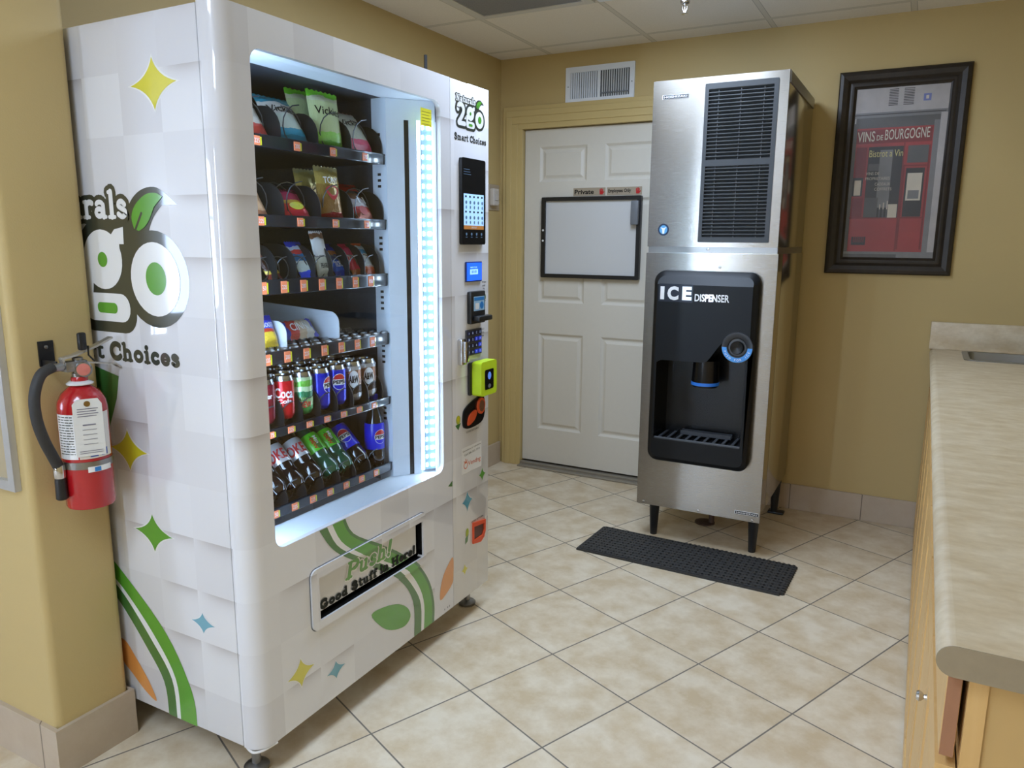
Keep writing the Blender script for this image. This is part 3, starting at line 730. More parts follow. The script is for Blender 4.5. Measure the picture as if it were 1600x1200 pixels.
# delivery flap
m = M(); m.prism([rrect(-2.690,-2.149,.337,.516,.022), rrect(-2.660,-2.166,.362,.487,.006)], mF, 0, .006); m.build('delivery_frame', m_wrap, VM, 30)
m = M(); m.prism([rrect(-2.6925,-2.1465,.3345,.5185,.024), rrect(-2.690,-2.149,.337,.516,.022)], mF, 0, .001); m.build('delivery_frame_seam', m_grey, VM)
stripes(mF, .0066, [(-2.690,-2.166,.487,.516),(-2.690,-2.149,.337,.362),(-2.166,-2.149,.362,.487)])
m = M(); m.box(XF-.045, XF-.04, -2.67, -2.15, .35, .50); m.box(XF-.04, XF-.0, -2.1665, -2.164, .36, .49); m.box(XF-.04, XF, -2.66, -2.166, .3605, .3625); m.build('delivery_recess', m_blacks, VM)
m = M(); m.box(XF-.030, XF-.012, -2.658, -2.182, .376, .4865, .002); m.build('delivery_flap', m_wrap, VM)
mFl = mapX(XF-.012)
stripes(mFl, .0006, [(-2.658,-2.182,.376,.4865)])
m = M()
letters(m, 'Push!', -2.535, -2.318, .425, .050, mFl, .0012, 1, grow=.004, w=.24, shear=.25); letters(m, 'Push!', -2.535, -2.318, .425, .050, mFl, .0018, 0, w=.17, shear=.25)
m.build('push_lettering', [m_greenp, m_whitep], VM); m = M()
letters(m, 'Good Stuff in Here!', -2.646, -2.190, .382, .026, mFl, .0024, 0, w=.215)
m.build('slogan_lettering', m_ink, VM)
# payment panel devices
m = M(); m.prism([rrect(-1.923,-1.769,1.385,1.669,.008)], mF, .0002, .012); m.build('touch_screen', m_blacks, VM, 40)
ts = M(); mp = mapX(XF+.012)
m_scr = mat('lit_screen', (150,190,235), .4, emit=.55); ts.poly([rect(-1.913,-1.782,1.449,1.553)], mp, .0006, 0)
ts.poly([rect(-1.913,-1.782,1.436,1.449)], mp, .0006, 1)
for r in range(2):
    for c in range(5):
        x = -1.907+c*.0262; z = 1.541-r*.050
        ts.poly([rect(x+.002,x+.012,z,z+.006)], mp, .001, 2); ts.poly([ell(x+.009,z-.016,.006,.006,10)], mp, .001, 3); ts.poly([ell(x+.009,z-.032,.0045,.006,8)], mp, .001, 3)
for c in range(4): ts.poly([ell(-1.896+c*.033,1.420,.005,.005,10)], mp, .0006, 3); ts.stroke([(-1.901+c*.033,1.410),(-1.891+c*.033,1.410)], .002, mp, .0006, 3)
text(ts, 'CHECKOUT', -1.866, -1.829, 1.4395, 1.4455, mp, .001, 4)
for k in range(3): ts.stroke([(-1.912,1.632-.008*k),(-1.875+.004*k,1.632-.008*k)], .0012, mp, .0006, 3)
sc_ = [o for o in VM.children if o.name.startswith('touch_screen')][0]
ts.build('display', [m_scr, m_orangep, m_blackp, mat('screen_icon', (90,120,150), .5, emit=.1), m_whitep], sc_)
m = M(); m.box(XF, XF+.006, -1.889, -1.782, 1.258, 1.327, .002, mi=0); lc = m.build('lcd_display', mat('lcd_frame', (30,50,120), .3), VM)
m = M(); mp = mapX(XF+.006); m.poly([rect(-1.885,-1.786,1.262,1.323)], mp, .0005, 0); m.poly([rect(-1.865,-1.812,1.283,1.301)], mp, .001, 1); text(m, 'MAKE YOUR', -1.862, -1.818, 1.305, 1.310, mp, .001, 1); text(m, '$0.00', -1.855, -1.822, 1.287, 1.297, mp, .0014, 0)
m.build('display', [mat('blue_lcd', (30,90,235), .3, emit=.8), mat('lcd_light', (140,190,250), .3, emit=.8)], lc)
m = M(); m.box(XF, XF+.018, -1.876, -1.778, 1.112, 1.225, .004); m.box(XF+.018, XF+.045, -1.865, -1.773, 1.122, 1.140, .004); bv = m.build('bill_acceptor', m_black, VM, 40)
m = M(); mp = mapX(XF+.018); m.poly([rect(-1.860,-1.787,1.157,1.207)], mp, .0006, 0); m.poly([rect(-1.857,-1.790,1.193,1.204)], mp, .001, 1); m.poly([rrect(-1.850,-1.826,1.162,1.184,.003)], mp, .001, 2); m.poly([ell(-1.806,1.175,.013,.013,12)], mp, .001, 1); m.build('sticker', [mat('pale_blue_print', (150,190,220), .4), mat('sky_print', (40,120,190), .4), m_whitep], bv)
# small printed arrow beside the bill slot
m = M(); m.poly([ell(-1.760,1.200,.013,.016,16)], mF, .0006, 0); m.poly([ell(-1.760,1.203,.008,.008,12)], mF, .001, 1); m.poly([[(-1.777,1.182),(-1.748,1.188),(-1.768,1.160)]], mF, .0008, 0)
for k, (s_, x1) in enumerate((('Swipe', -1.745), ('and', -1.752), ('Pay', -1.754))): text(m, s_, -1.775+.004*k, x1, 1.250-.012*k, 1.257-.012*k, mF, .0006, 2, off=.01)
m.build('arrow_print', [m_dgreenp, m_whitep, m_darkp], VM)
m = M(); m.box(XF, XF+.005, -1.889, -1.782, .999, 1.092, .002); kp = m.build('keypad', mat('keypad_grey', (72,74,82), .35), VM)
m = M(); mp = mapX(XF+.005)
for r in range(4):
    for c in range(4):
        x, z = -1.883+c*.0250, 1.072-r*.0225; blue = (c == 3 and r > 0) or (r == 3 and c == 2) or (c == 2 and r == 1)
        m.poly([rrect(x,x+.022,z,z+.014,.002,2)], mp, .0012, 1 if blue else 2)
        text(m, ['ABCD','123*','456#','7890'][r][c], x+.008, x+.014, z+.003, z+.011, mp, .0018, 3)
m.build('key', [m_black, mat('lit_blue_key', (36,56,190), .4, emit=.35), mat('dark_key', (40,44,96), .4), mat('key_print', (170,190,240), .4, emit=.2)], kp)
m = M(); 
for s_, x0, x1, z in (('SELECT', -1.778, -1.757, 1.082), ('SCROLL', -1.778, -1.757, 1.070), ('ITEM', -1.778, -1.763, 1.058)): text(m, s_, x0, x1, z, z+.006, mF, .0006, off=.005)
m.build('lettering', m_darkp, VM)
m = M(); m.box(XF, XF+.018, -1.938, -1.905, .976, 1.066, .003); m.box(XF+.018, XF+.030, -1.934, -1.909, .985, 1.058, .003); m.lathe([(0,0),(.009,0),(.009,.008),(.004,.010),(0,.010)], (XF+.005,-1.893,1.016), (1,0,0), 16); m.build('lock_handle', m_chrome, VM, 40)
m = M(); m.box(XF, XF+.012, -1.876, -1.750, .857, .976, .006); cr = m.build('card_reader', m_black, VM, 40)
m = M(); m.prism([rrect(-1.862,-1.752,.855,.978,.012)], mF, .012, .050); m.build('housing', mat('lime_plastic', (196,226,40), .4), cr, 40)
m = M(); mp = mapX(XF+.050); m.poly([rrect(-1.838,-1.776,.876,.948,.006)], mp, .0008, 0); m.poly([ell(-1.807,.925,.012,.014,14)], mp, .0016, 1); m.poly([ell(-1.807,.888,.010,.008,14)], mp, .0016, 2); m.build('reader_window', [m_blacks, mat('reader_glow', (80,120,200), .4, emit=.5), m_grey], cr)
m = M(); m.prism([smooth_loop([(-1.91,.79),(-1.895,.815),(-1.84,.835),(-1.78,.845),(-1.763,.82),(-1.765,.77),(-1.79,.745),(-1.86,.738),(-1.905,.748)],4)], mF, .0002, .006); m.prism([ell(-1.795,.808,.026,.030,20)], mF, .006, .012, 1); m.prism([ell(-1.795,.808,.017,.021,20)], mF, .012, .014, 2)
m.prism([smooth_loop([(-1.885,.752),(-1.875,.785),(-1.835,.800),(-1.825,.785),(-1.845,.762)],3)], mF, .006, .010, 1); m.build('coin_slot', [m_blacks, mat('orange_plastic', (226,92,48), .35), mat('brown_plate', (120,80,60), .35)], VM, 40)
am = [mat('olive_print', (170,180,60), .4), m_yellowp, m_dgreenp]
m = M(); m.poly([ell(-1.937,.782,.014,.016,16)], mF, .0006, 0); m.poly([ell(-1.937,.785,.009,.010,12)], mF, .001, 1); m.poly([[(-1.957,.765),(-1.92,.768),(-1.937,.745)]], mF, .0008, 2); m.build('arrow_print', am, VM)
m = M(); m.poly([ell(-1.880,.345,.011,.018,12)], mF, .0006, 0); m.poly([[(-1.893,.328),(-1.872,.338),(-1.878,.312),(-1.895,.305)]], mF, .0009, 2); m.build('arrow_print', am, VM)
for s_, a, b, c, r_2 in (('COIN RETURN', -1.885, -1.80, .722, 0), ('Questions or concerns', -1.908, -1.783, .655, .03), ('Call 386 555 7711', -1.897, -1.79, .640, .03), ('COIN RETURN', -1.85, -1.765, .372, 0)):
    m = M(); text(m, s_, a, b, c, c+.007, mF, .0006, off=.005, rot=r_2); m.build('lettering', m_darkp, VM)
m = M(); mo = mat('coral_print', (224,116,80), .4); m.poly([rect(-1.915,-1.778,.575,.672)], mF, .0003, 1); text(m, 'Vendng', -1.872, -1.785, .594, .616, mF, .0008, 0, off=.0); m.stroke(ell(-1.889,.605,.012,.012,16)+[(-1.877,.605)], .003, mF, .0008); m.stroke([(-1.90,.622),(-1.889,.612),(-1.878,.623)], .003, mF, .0008); m.stroke([(-1.889,.612),(-1.889,.628)], .003, mF, .0008); m.build('company_sticker', [mo, m_whitep], VM)
m = M(); m.prism([[(-1.844,.372),(-1.754,.358),(-1.754,.315),(-1.765,.292),(-1.79,.280),(-1.844,.290)], [(-1.838,.355),(-1.764,.346),(-1.764,.320),(-1.775,.303),(-1.838,.302)]], mF, .0002, .006, 0); m.poly([[(-1.838,.355),(-1.764,.346),(-1.764,.320),(-1.775,.303),(-1.838,.302)]], mF, .0012, 1); m.build('coin_return', [mat('red_orange_plastic', (224,84,44), .35), mat('smoked_flap', (96,58,50), .25)], VM)
m = M()
for x in (-2.003,-2.015,-2.034): M().poly([ell(x,.112,.0025,.004,8)], mF, .0008).build('rivet', m_grey, VM)

# trays ------------------------------------------------------------
TL_, TR_ = -2.733-.0365, -2.1855+.0
XT = .790
def spiral(y, z, R, n, name, par, x0=.30, x1=.785):
    m = M(); pts = []
    k = n*14
    for i in range(k+1):
        a = 2*pi*i/14+pi/2; pts.append((x1-(x1-x0)*i/k, y+R*cos(a), z+R*sin(a)))
    m.tube(pts, .0017, 5); return m.build(name, m_wire, par, 50)
m_tray = mat('black_tray', (30,31,34), .32, .3); m_rail = mat('dark_rail', (34,38,46), .12, .2, coat=.5)
def tray(zr0, zr1, zf, cols, w, hdiv, R, turns, spirals=True, dxs=None):
    m = M(); m.box(.24, XT, IL+.01, IR-.008, zf-.010, zf-.004); m.box(.24, XT-.004, IL+.01, IR-.012, zr0+.002, zf-.01); tr = m.build('tray', m_tray, VM)
    m = M(); m.box(XT-.004, XT+.004, IL+.01, IR-.010, zr0, zr1, .002); m.box(XT-.004, XT+.0055, IL+.01, IR-.010, zr1-.003, zr1+.0015, .001); m.build('rail', m_rail, tr)
    yb = [c+w/2 for c in cols]+[cols[-1]-w/2]
    for y in yb:
        if y < IL+.01: continue
        r = min(hdiv*.75, .065)
        loop = [(.26,zf-.004),(XT-.006,zf-.004)]+[(XT-.006-r+r*cos(radians(a)), zf+hdiv-r+r*sin(radians(a))) for a in range(0,91,15)]+[(.26,zf+hdiv)]
        if hdiv > .01: M().prism([loop], lambda u, v, d, y=y: (u, y+d, v), -.0012, .0012).build('divider', m_black, tr)
    for c in cols:
        yt = c-.022
        if yt < IL+.03: continue
        m = M(); m.box(XT+.004, XT+.0062, yt-.0125, yt+.0085, zr0+.003, zr1-.004, mi=0); m.box(XT+.004, XT+.0062, yt+.0095, yt+.0135, zr0+.004, zr1-.006, mi=1)
        text(m, random.choice(['225','150','175','200']), yt-.0105, yt+.0065, (zr0+zr1)/2-.006, (zr0+zr1)/2+.005, mapX(XT+.0062), .0005, 2, off=.0)
        m.build('price_tag', [m_orange, m_yellowp, m_whitep], tr)
    if spirals:
        for c in cols:
            spiral(c, zf+R+.001, R, turns, 'spiral', tr)
    return tr
C4 = [-2.2335-.141*k for k in range(4)]
C8 = [-2.222-.073*k for k in range(8)]
tray(1.628,1.658,1.655,C4,.141,.090,.048,9)
tray(1.430,1.460,1.457,C4,.141,.092,.048,9)
tray(1.254,1.293,1.290,C8,.073,.095,.031,14)
t4 = tray(1.066,1.103,1.098,C8,.073,.004,.03,10,spirals=False)
tray(.868,.893,.892,C8,.073,.085,.031,7)
tray(.642,.670,.662,C8,.073,.055,.033,7)
m = M()
for i in range(14):
    y = IL+.06+i*.045
    for s_ in range(9):
        x = .78-.05*s_; m.lathe([(.005,0),(.0085,.004),(.0085,.030),(.005,.034)], (x,y,1.102), (0,1,0), 8)
    
m.build('roller', m_galv, t4, 40)
for y, zt in ((-2.372, 1.187),(-2.588, 1.177)):
    r = .035; loop = [(.40,1.106),(.772,1.106)]+[(.772-r+r*cos(radians(a)), zt-r+r*sin(radians(a))) for a in range(0,91,15)]+[(.40,zt+.02)]
    M().prism([loop], lambda u, v, d, y=y: (u, y+d, v), -.0015, .0015).build('side_guide', m_white, t4)
m = M(); m.box(.23,.27,-2.40,-2.36,1.13,1.22); m.tube([(.27,-2.42,1.235),(.27,-2.38,1.15),(.27,-2.32,1.15),(.27,-2.28,1.235)], .006); m.build('motor_bracket', m_black, t4)
m = M(); m.box(.225,.23,-2.62,-2.50,1.10,1.24); m.build('rear_bracket', m_white, t4)

# goods ----------------------------------------------------------
def bands(name, stops, rough=.3, ax=2, metal=0):
    k = NT(name); tc = k.add('ShaderNodeTexCoord'); sp = k.add('ShaderNodeSeparateXYZ'); k.link(tc.outputs['Generated'], sp.inputs[0])
    nz = k.noise(tc.outputs['Generated'], 3.0, 2); v = k.math('ADD', sp.outputs[ax], k.math('MULTIPLY_ADD', nz, .16, -.08))
    r = k.add('ShaderNodeValToRGB'); r.color_ramp.interpolation = 'CONSTANT'
    while len(r.color_ramp.elements) < len(stops): r.color_ramp.elements.new(.5)
    for e, (p_, c_) in zip(r.color_ramp.elements, stops): e.position = p_; e.color = lin(c_)
    k.link(v, r.inputs[0]); k.link(r.outputs[0], k.b.inputs['Base Color']); k.b.inputs['Roughness'].default_value = rough; k.b.inputs['Metallic'].default_value = metal
    k.bump(k.noise(tc.outputs['Generated'], 9, 2), .5, .004)
    return k.m
def bag(name, pos, w, h, th, lean, label, group, mats, txt=None, yaw=0, roll=0, seals=.08, txtbox=(-.4,.4,.58,.72), txtmat=None, extra=()):
    """pillow pack: base centre pos, leaning back by lean degrees, front looking to +x"""
    t = thing(name, pos, label, 'snack', group)
    nu, nv = 10, 14
    def surf(u, v, side, d=0.0):   # u,v in 0..1
        a = max(0.0, 1-abs(2*u-1)**2.6); b = max(0.0, 1-abs(2*v-1)**5)
        if v < seals or v > 1-seals: b *= .15
        bulge = th/2*(a**.6)*(b**.8)*(1+.08*sin(9*u+5*v))
        ww = w*(1-.05*(1-abs(2*v-1)))
        return (side*(bulge+.0006+d), (u-.5)*ww, v*h)
    R = Matrix.Translation(Vector(pos)) @ Matrix.Rotation(yaw, 4, 'Z') @ Matrix.Rotation(radians(-lean), 4, 'Y') @ Matrix.Rotation(roll, 4, 'X')
    m = M()
    for side in (1, -1):
        vs = [surf(i/nu, j/nv, side) for j in range(nv+1) for i in range(nu+1)]
        m.add(vs, [(j*(nu+1)+i, j*(nu+1)+i+1, (j+1)*(nu+1)+i+1, (j+1)*(nu+1)+i) for j in range(nv) for i in range(nu)])
    # crimped ends
    for zz, dz_ in ((0, -.004), (h, .004)):
        n = 14
        vs = [(0, -w/2+w*i/n, zz) for i in range(n+1)]+[(.0, -w/2+w*i/n, zz+dz_*(i % 2)) for i in range(n+1)]
        m.add(vs, [(i, i+1, n+2+i, n+1+i) for i in range(n)])
    m.build('wrapper', mats, t, 60, xf=R)
    mp = lambda u, v, d: surf(u+.5, v, 1, .0008+d)
    if txt:
        m = M(); text(m, txt, txtbox[0], txtbox[1], txtbox[2], txtbox[3], mp, .0004, off=.01); m.build('lettering', txtmat or m_blackp, t, xf=R)
    if extra:
        m = M(); ms = []
        for P, mm, d in extra:
            if mm not in ms: ms.append(mm)
            m.poly([P], mp, d, ms.index(mm))
        m.build('print', ms, t, xf=R)
    return t
b_teal = bands('teal_chip_bag', [(0,(24,110,130)),(.18,(40,140,165)),(.33,(206,212,196)),(.62,(214,206,196)),(.84,(52,140,160))])
b_green = bands('green_chip_bag', [(0,(110,190,60)),(.14,(150,210,90)),(.30,(196,206,150)),(.82,(206,208,170)),(.9,(120,210,50))])
b_pink = bands('pink_chip_bag', [(0,(214,60,100)),(.22,(226,84,120)),(.36,(206,206,188)),(.9,(210,206,190)),(.95,(180,150,150))])
b_red0 = bands('tan_red_bag', [(0,(180,60,50)),(.3,(206,196,180)),(.9,(206,196,180))])
g1 = 'chip bags on the top shelf'
zf = 1.653
bag('chip_bag', (.755,C4[3],zf), .125,.150,.035, 32, 'pale chip bag with red base, half hidden at the left end of the top shelf', g1, b_red0, 'Vickies')
bag('chip_bag', (.760,C4[2],zf), .128,.150,.040, 33, 'teal and cream chip bag leaning back on the top shelf', g1, b_teal, 'Vickies')
bag('chip_bag', (.700,C4[1]-.012,zf+.01), .126,.158,.035, 12, 'green chip bag standing behind the bright green one, mostly hidden', g1, b_green, None)
bag('chip_bag', (.758,C4[1]-.002,zf), .128,.158,.040, 7, 'tall bright green and cream chip bag standing upright on the top shelf', g1, b_green, 'Vickies')
bag('chip_bag', (.762,C4[0],zf), .128,.150,.040, 33, 'cream chip bag with a pink base, rightmost on the top shelf', g1, b_pink, 'Vickies')
g2 = 'candy bags on the second shelf'; zf = 1.455
b_gold = bands('gold_candy_bag', [(0,(170,36,34)),(.14,(150,110,60)),(.42,(150,120,60)),(.66,(170,150,80)),(.92,(160,150,100))], .18, metal=.35)
b_redc = bands('red_candy_bag', [(0,(206,40,60)),(.3,(214,60,40)),(.5,(196,150,50)),(.62,(170,40,80)),(.85,(120,30,60))], .2, metal=.2)
b_mix = bands('brown_red_bag', [(0,(150,70,50)),(.25,(200,50,50)),(.4,(200,190,190)),(.6,(110,70,40)),(.72,(60,60,60)),(.8,(190,40,40))], .18, metal=.3)
b_tan = bands('tan_nut_bag', [(0,(170,110,80)),(.2,(206,160,120)),(.7,(216,180,140))], .3)
bag('candy_bag', (.760,C4[3]-.01,zf), .095,.10,.03, 30, 'tan candy bag half hidden at the left end of the second shelf', g2, b_tan)
bag('candy_bag', (.765,C4[2]-.0,zf), .105,.10,.035, 38, 'red and yellow candy bag lying back on the second shelf', g2, b_redc, None, extra=[(ell(.0,.3,.25,.12,16), m_yellowp, .001)])
bag('candy_bag', (.700,C4[1]-.012,zf), .100,.145,.03, 10, 'clear-topped candy bag behind the gold one on the second shelf', g2, b_gold)
bag('candy_bag', (.765,C4[1]-.004,zf), .100,.150,.032, 8, 'tall shiny gold candy bag with a red centre on the second shelf', g2, b_gold, 'TONY', txtbox=(-.3,.3,.68,.80), txtmat=m_whitep, extra=[(smooth_loop([(-.28,.56),(0,.64),(.28,.56),(.0,.36)],4), m_redp, .001)])
bag('candy_bag', (.768,C4[0]+.008,zf), .085,.135,.03, 35, 'brown and red candy bag leaning back, rightmost on the second shelf', g2, b_mix, None, extra=[(ell(-.08,.22,.2,.12,14), m_redp, .001), (rect(-.1,.35,.42,.6), m_whitep, .001)])
g3 = 'candy bars on the third shelf'; zf = 1.290
b_brn = bands('brown_bar', [(0,(120,40,30)),(.2,(200,170,60)),(.3,(60,30,20)),(.6,(120,70,60)),(.8,(50,20,16))], .2, metal=.2)
b_blu = bands('blue_bar', [(0,(50,80,220)),(.22,(206,214,206)),(.48,(60,120,170)),(.66,(200,60,60)),(.76,(200,210,230)),(.86,(50,70,210))], .25)
b_whi = bands('white_wrapper', [(0,(200,200,180)),(.08,(206,206,190)),(.45,(150,150,150)),(.48,(222,222,222)),(.84,(130,90,60)),(.94,(222,222,222))], .35)
b_bl2 = bands('dark_blue_bar', [(0,(30,60,160)),(.2,(40,90,200)),(.5,(50,60,110)),(.66,(150,90,50)),(.78,(40,60,170))], .25)
b_pnk = bands('pink_bar', [(0,(170,90,50)),(.22,(206,50,70)),(.6,(220,60,110)),(.84,(206,40,90))], .25)
b_org = bands('orange_blue_bar', [(0,(196,80,40)),(.22,(222,110,60)),(.32,(210,216,216)),(.66,(80,160,210)),(.8,(190,210,220)),(.9,(206,90,50))], .25)
bag('candy_bar', (.768,-2.612,zf), .052,.115,.02, 36, 'brown and gold candy bar leaning back at the left of the third shelf', g3, b_brn, None, txtmat=m_redp)
bag('candy_bar', (.768,-2.484,zf), .062,.118,.024, 32, 'wide blue and white candy bag leaning on the third shelf', g3, b_blu)
bag('candy_bar', (.764,-2.416,zf), .056,.134,.022, 14, 'tall white wrapper standing above its neighbours on the third shelf', g3, b_whi, 'PEARLY', txtbox=(-.3,.3,.2,.3))
bag('candy_bar', (.768,-2.345,zf), .050,.112,.02, 33, 'dark blue candy bar on the third shelf', g3, b_bl2, 'TROPICS', txtbox=(-.35,.35,.25,.42), txtmat=m_whitep)
bag('candy_bar', (.768,-2.270,zf), .048,.112,.02, 33, 'pink and red candy bar on the third shelf', g3, b_pnk, 'JUICY', txtbox=(-.35,.35,.45,.6), txtmat=m_whitep)
bag('candy_bar', (.768,-2.205,zf), .050,.114,.02, 33, 'orange and light blue candy bar, rightmost on the third shelf', g3, b_org, 'ORANGE', txtbox=(-.35,.35,.2,.3), txtmat=m_whitep)
b_byl = bands('blue_yellow_bag', [(0,(226,186,50)),(.3,(236,196,60)),(.5,(200,60,40)),(.6,(70,90,200)),(.8,(50,60,190))], .3)
b_pas = bands('pastry_wrapper', [(0,(40,70,190)),(.2,(196,60,50)),(.42,(206,180,150)),(.62,(214,206,196)),(.84,(60,60,190))], .25, ax=1)
bag('snack_bag', (.755,-2.632,1.112), .06,.085,.03, 20, 'blue and yellow snack bag beside the small white guide on the fourth shelf', 'packs on the fourth shelf', b_byl, 'BOOST', txtbox=(-.3,.3,.6,.75), txtmat=m_whitep)
tp = bag('pastry_pack', (.722,-2.478,1.116), .148,.062,.034, 40, 'long wrapped pastry lying flat between the two white guides', 'packs on the fourth shelf', b_pas, 'CINN', txtbox=(-.25,.2,.3,.7), txtmat=m_whitep)

# cans
def can_mats():
    d = {}
    d['red'] = mat('red_can', (190,18,30), .22, .35); d['dred'] = mat('dark_red_can', (120,20,40), .22, .35)
    d['green'] = bands('green_white_can', [(0,(60,150,70)),(.2,(150,190,130)),(.45,(40,120,80)),(.6,(190,214,170)),(.75,(110,180,70)),(.9,(180,206,160))], .22, metal=.3)
    d['blue'] = mat('blue_can', (20,36,190), .2, .35); d['brown'] = bands('brown_silver_can', [(0,(160,160,164)),(.2,(60,50,48)),(.45,(150,120,104)),(.62,(150,104,80)),(.88,(190,190,192))], .22, metal=.5)
    return d
CM = can_mats(); m_lid = mat('aluminium', (196,198,202), .22, 1, .05)
def cyl_map(c, r, az):     # u = metres round the front, v = height
    return lambda u, v, d: (c[0]+(r+d)*cos(az+u/r), c[1]+(r+d)*sin(az+u/r), c[2]+v)
def can(pos, kind, label, az=-.75):
    t = thing('drink_can', pos, label, 'can', 'drink cans on the fifth shelf')
    m = M(); m.lathe([(.0,.0),(.024,.001),(.026,.0),(.0325,.012),(.033,.016),(.033,.104),(.0318,.108)], pos, n=28); m.build('body', CM[kind], t, 50)
    m = M(); m.lathe([(.0318,.108),(.0268,.118),(.0272,.1215),(.0258,.1215),(.0245,.117),(.0,.1165)], pos, n=28); m.lathe([(0,.1168),(.006,.1168),(.006,.1185),(0,.1185)], (pos[0]+.006,pos[1],pos[2]), n=10); m.build('lid', m_lid, t, 40)
    mp = cyl_map(pos, .033, az); m = M()
    if kind == 'red':
        text(m, 'Coca', -.026, .026, .062, .090, mp, .0005, 0, off=.02, rot=-.05); text(m, 'Cola', -.02, .022, .046, .058, mp, .0005, 0); ms = [m_whitep]
    elif kind == 'dred':
        text(m, 'Pepper', -.026, .026, .066, .084, mp, .0005, 0); ms = [m_whitep]
    elif kind == 'green':
        text(m, 'DEW', -.014, .024, .020, .038, mp, .0008, 1, off=.03); text(m, 'Mtn', -.02, .008, .040, .056, mp, .0008, 0, off=.02); ms = [m_dgreenp, m_redp]
    elif kind == 'blue':
        m.badge(mp,0,.072,.022,.025,.0004,1); m.badge(mp,0,.072,.0205,.0235,.0008,0,.32,1); m.badge(mp,0,.072,.0205,.0235,.0008,3,-1,-.42); text(m, 'PEPSI', -.019, .019, .065, .077, mp, .0012, 2, off=.03); ms = [m_redp, m_whitep, m_blackp, CM['blue']]
    else:
        m.badge(mp,.006,.068,.017,.027,.0004,1); text(m, 'A&W', -.010, .020, .056, .080, mp, .001, 0, off=.04); ms = [m_blackp, m_whitep]
    m.build('label_print', ms, t)
    return t
front = [('brown', 'silver and brown root beer can, rightmost in the front row of cans', -.75), ('brown', 'silver and brown root beer can, second from the right in the front row of cans', -.75), ('blue', 'blue cola can with the round red and white badge facing out', -.45), ('blue', 'plain-sided blue cola can beside the green and white can', .25), ('green', 'green and white soda can in the front row of cans', -.6), ('red', 'bright red cola can with white script in the front row', -.65), ('dred', 'dark red soda can beside the bright red cola can, cut off by the window edge', -.7), ('green', 'green soda can at the far left end of the can shelf', -.7)]
names_ = ['rightmost root beer can', 'second root beer can from the right', 'blue can with the badge', 'plain-sided blue can', 'green and white can', 'bright red can', 'dark red can', 'leftmost green can']
for k, (kind, lab, az) in enumerate(front):
    for r in range(3):
        kd = kind if r < 2 or k % 2 else ('blue' if k > 2 else kind)
        l = lab if r == 0 else ('can directly behind the %s' % names_[k] if r == 1 else 'can in the back row behind the %s' % names_[k].replace(' from the right',''))
        can((.745-.0745*r, C8[k], .892+.0125), kd, l, az)

# bottles
m_cola = mat('cola_in_plastic', (24,14,14), .08, var=.1, coat=.6); m_dewb = mat('green_soda_bottle', (30,84,58), .08, var=.1, coat=.6)
m_lab = {'diet': mat('silver_label', (206,206,210), .25, .3), 'dew': mat('lime_label', (90,200,40), .3), 'pepsi': mat('blue_label', (22,36,214), .28), 'coke': mat('red_label', (200,30,36), .28)}
def bottle(base, axis, kind, label, az=0):
    t = thing('soda_bottle', base, label, 'bottle', 'soda bottles on the bottom shelf')
    a = Vector(axis).normalized(); ref = Vector((0,1,0))
    body = {'diet': m_cola, 'coke': m_cola, 'pepsi': m_cola, 'dew': m_dewb}[kind]
    m = M(); m.lathe([(0,.004),(.012,.002),(.022,0),(.030,.010),(.0325,.022),(.0325,.045),(.0300,.055),(.0305,.062),(.0325,.072),(.0325,.118),(.031,.135),(.024,.165),(.0135,.196),(.0125,.212),(.0145,.214),(.0145,.217)], base, a, 24, ref=ref)
    e1 = (ref-a*ref.dot(a)).normalized(); e2 = a.cross(e1)
    for k in range(5):
        th = 2*pi*k/5; q = e1*cos(th)+e2*sin(th); m.tube([Vector(base)+q*.012+a*.004, Vector(base)+q*.024+a*.002, Vector(base)+q*.031+a*.018], [.004,.007,.003], 8)
    m.build('bottle_body', body, t, 50)
    m = M(); m.lathe([(.0325,.078),(.0331,.079),(.0331,.134),(.0312,.142)] if kind != 'pepsi' else [(.0325,.055),(.0331,.056),(.0331,.132),(.031,.142)], base, a, 28, ref=ref)
    m.v = m.v; m.f = [f for f in m.f if len(f) == 4]; m.mi = m.mi[:len(m.f)]; m.build('label', m_lab[kind], t, 50)
    m = M(); m.lathe([(0,.236),(.0135,.236),(.0145,.233),(.0145,.219),(.0,.219)], base, a, 18, ref=ref); m.build('cap', {'diet': m_whitep, 'coke': m_redp, 'pepsi': m_lab['pepsi'], 'dew': m_greenp}[kind], t, 40)
    mp = lambda u, v, d: tuple(Vector(base)+a*v+(e1*cos(az+u/.0331)+e2*sin(az+u/.0331))*(.0331+d))
    m = M()
    if kind in ('diet', 'coke'):
        # script runs around the bottle
        text(m, 'OKE', -.030, .030, .088, .122, mp, .0006, 0, off=.03); ms = [m_redp if kind == 'diet' else m_whitep]
    elif kind == 'dew':
        mq = lambda u, v, d: mp(v-.106, .106-u, d)
        m.poly([[(-.026,-.006+.106),(.024,.002+.106),(.026,.014+.106),(-.02,.012+.106)]], mq, .0005, 0); text(m, 'Mtn', -.022, .006, .108, .120, mq, .0009, 2); text(m, 'DEW', -.018, .022, .096, .107, mq, .0009, 1, off=.04); ms = [m_dgreenp, m_redp, m_whitep]
    else:
        m.badge(mp,0,.098,.021,.024,.0005,1); m.badge(mp,0,.098,.0195,.0225,.0009,0,.32,1); m.badge(mp,0,.098,.0195,.0225,.0009,3,-1,-.42); text(m, 'PEPSI', -.018, .018, .092, .103, mp, .0013, 2, off=.03); ms = [m_redp, m_whitep, m_blackp, m_lab['pepsi']]
    m.build('label_print', ms, t)
    return t
LEAN = Vector((-.70, 0, .71))
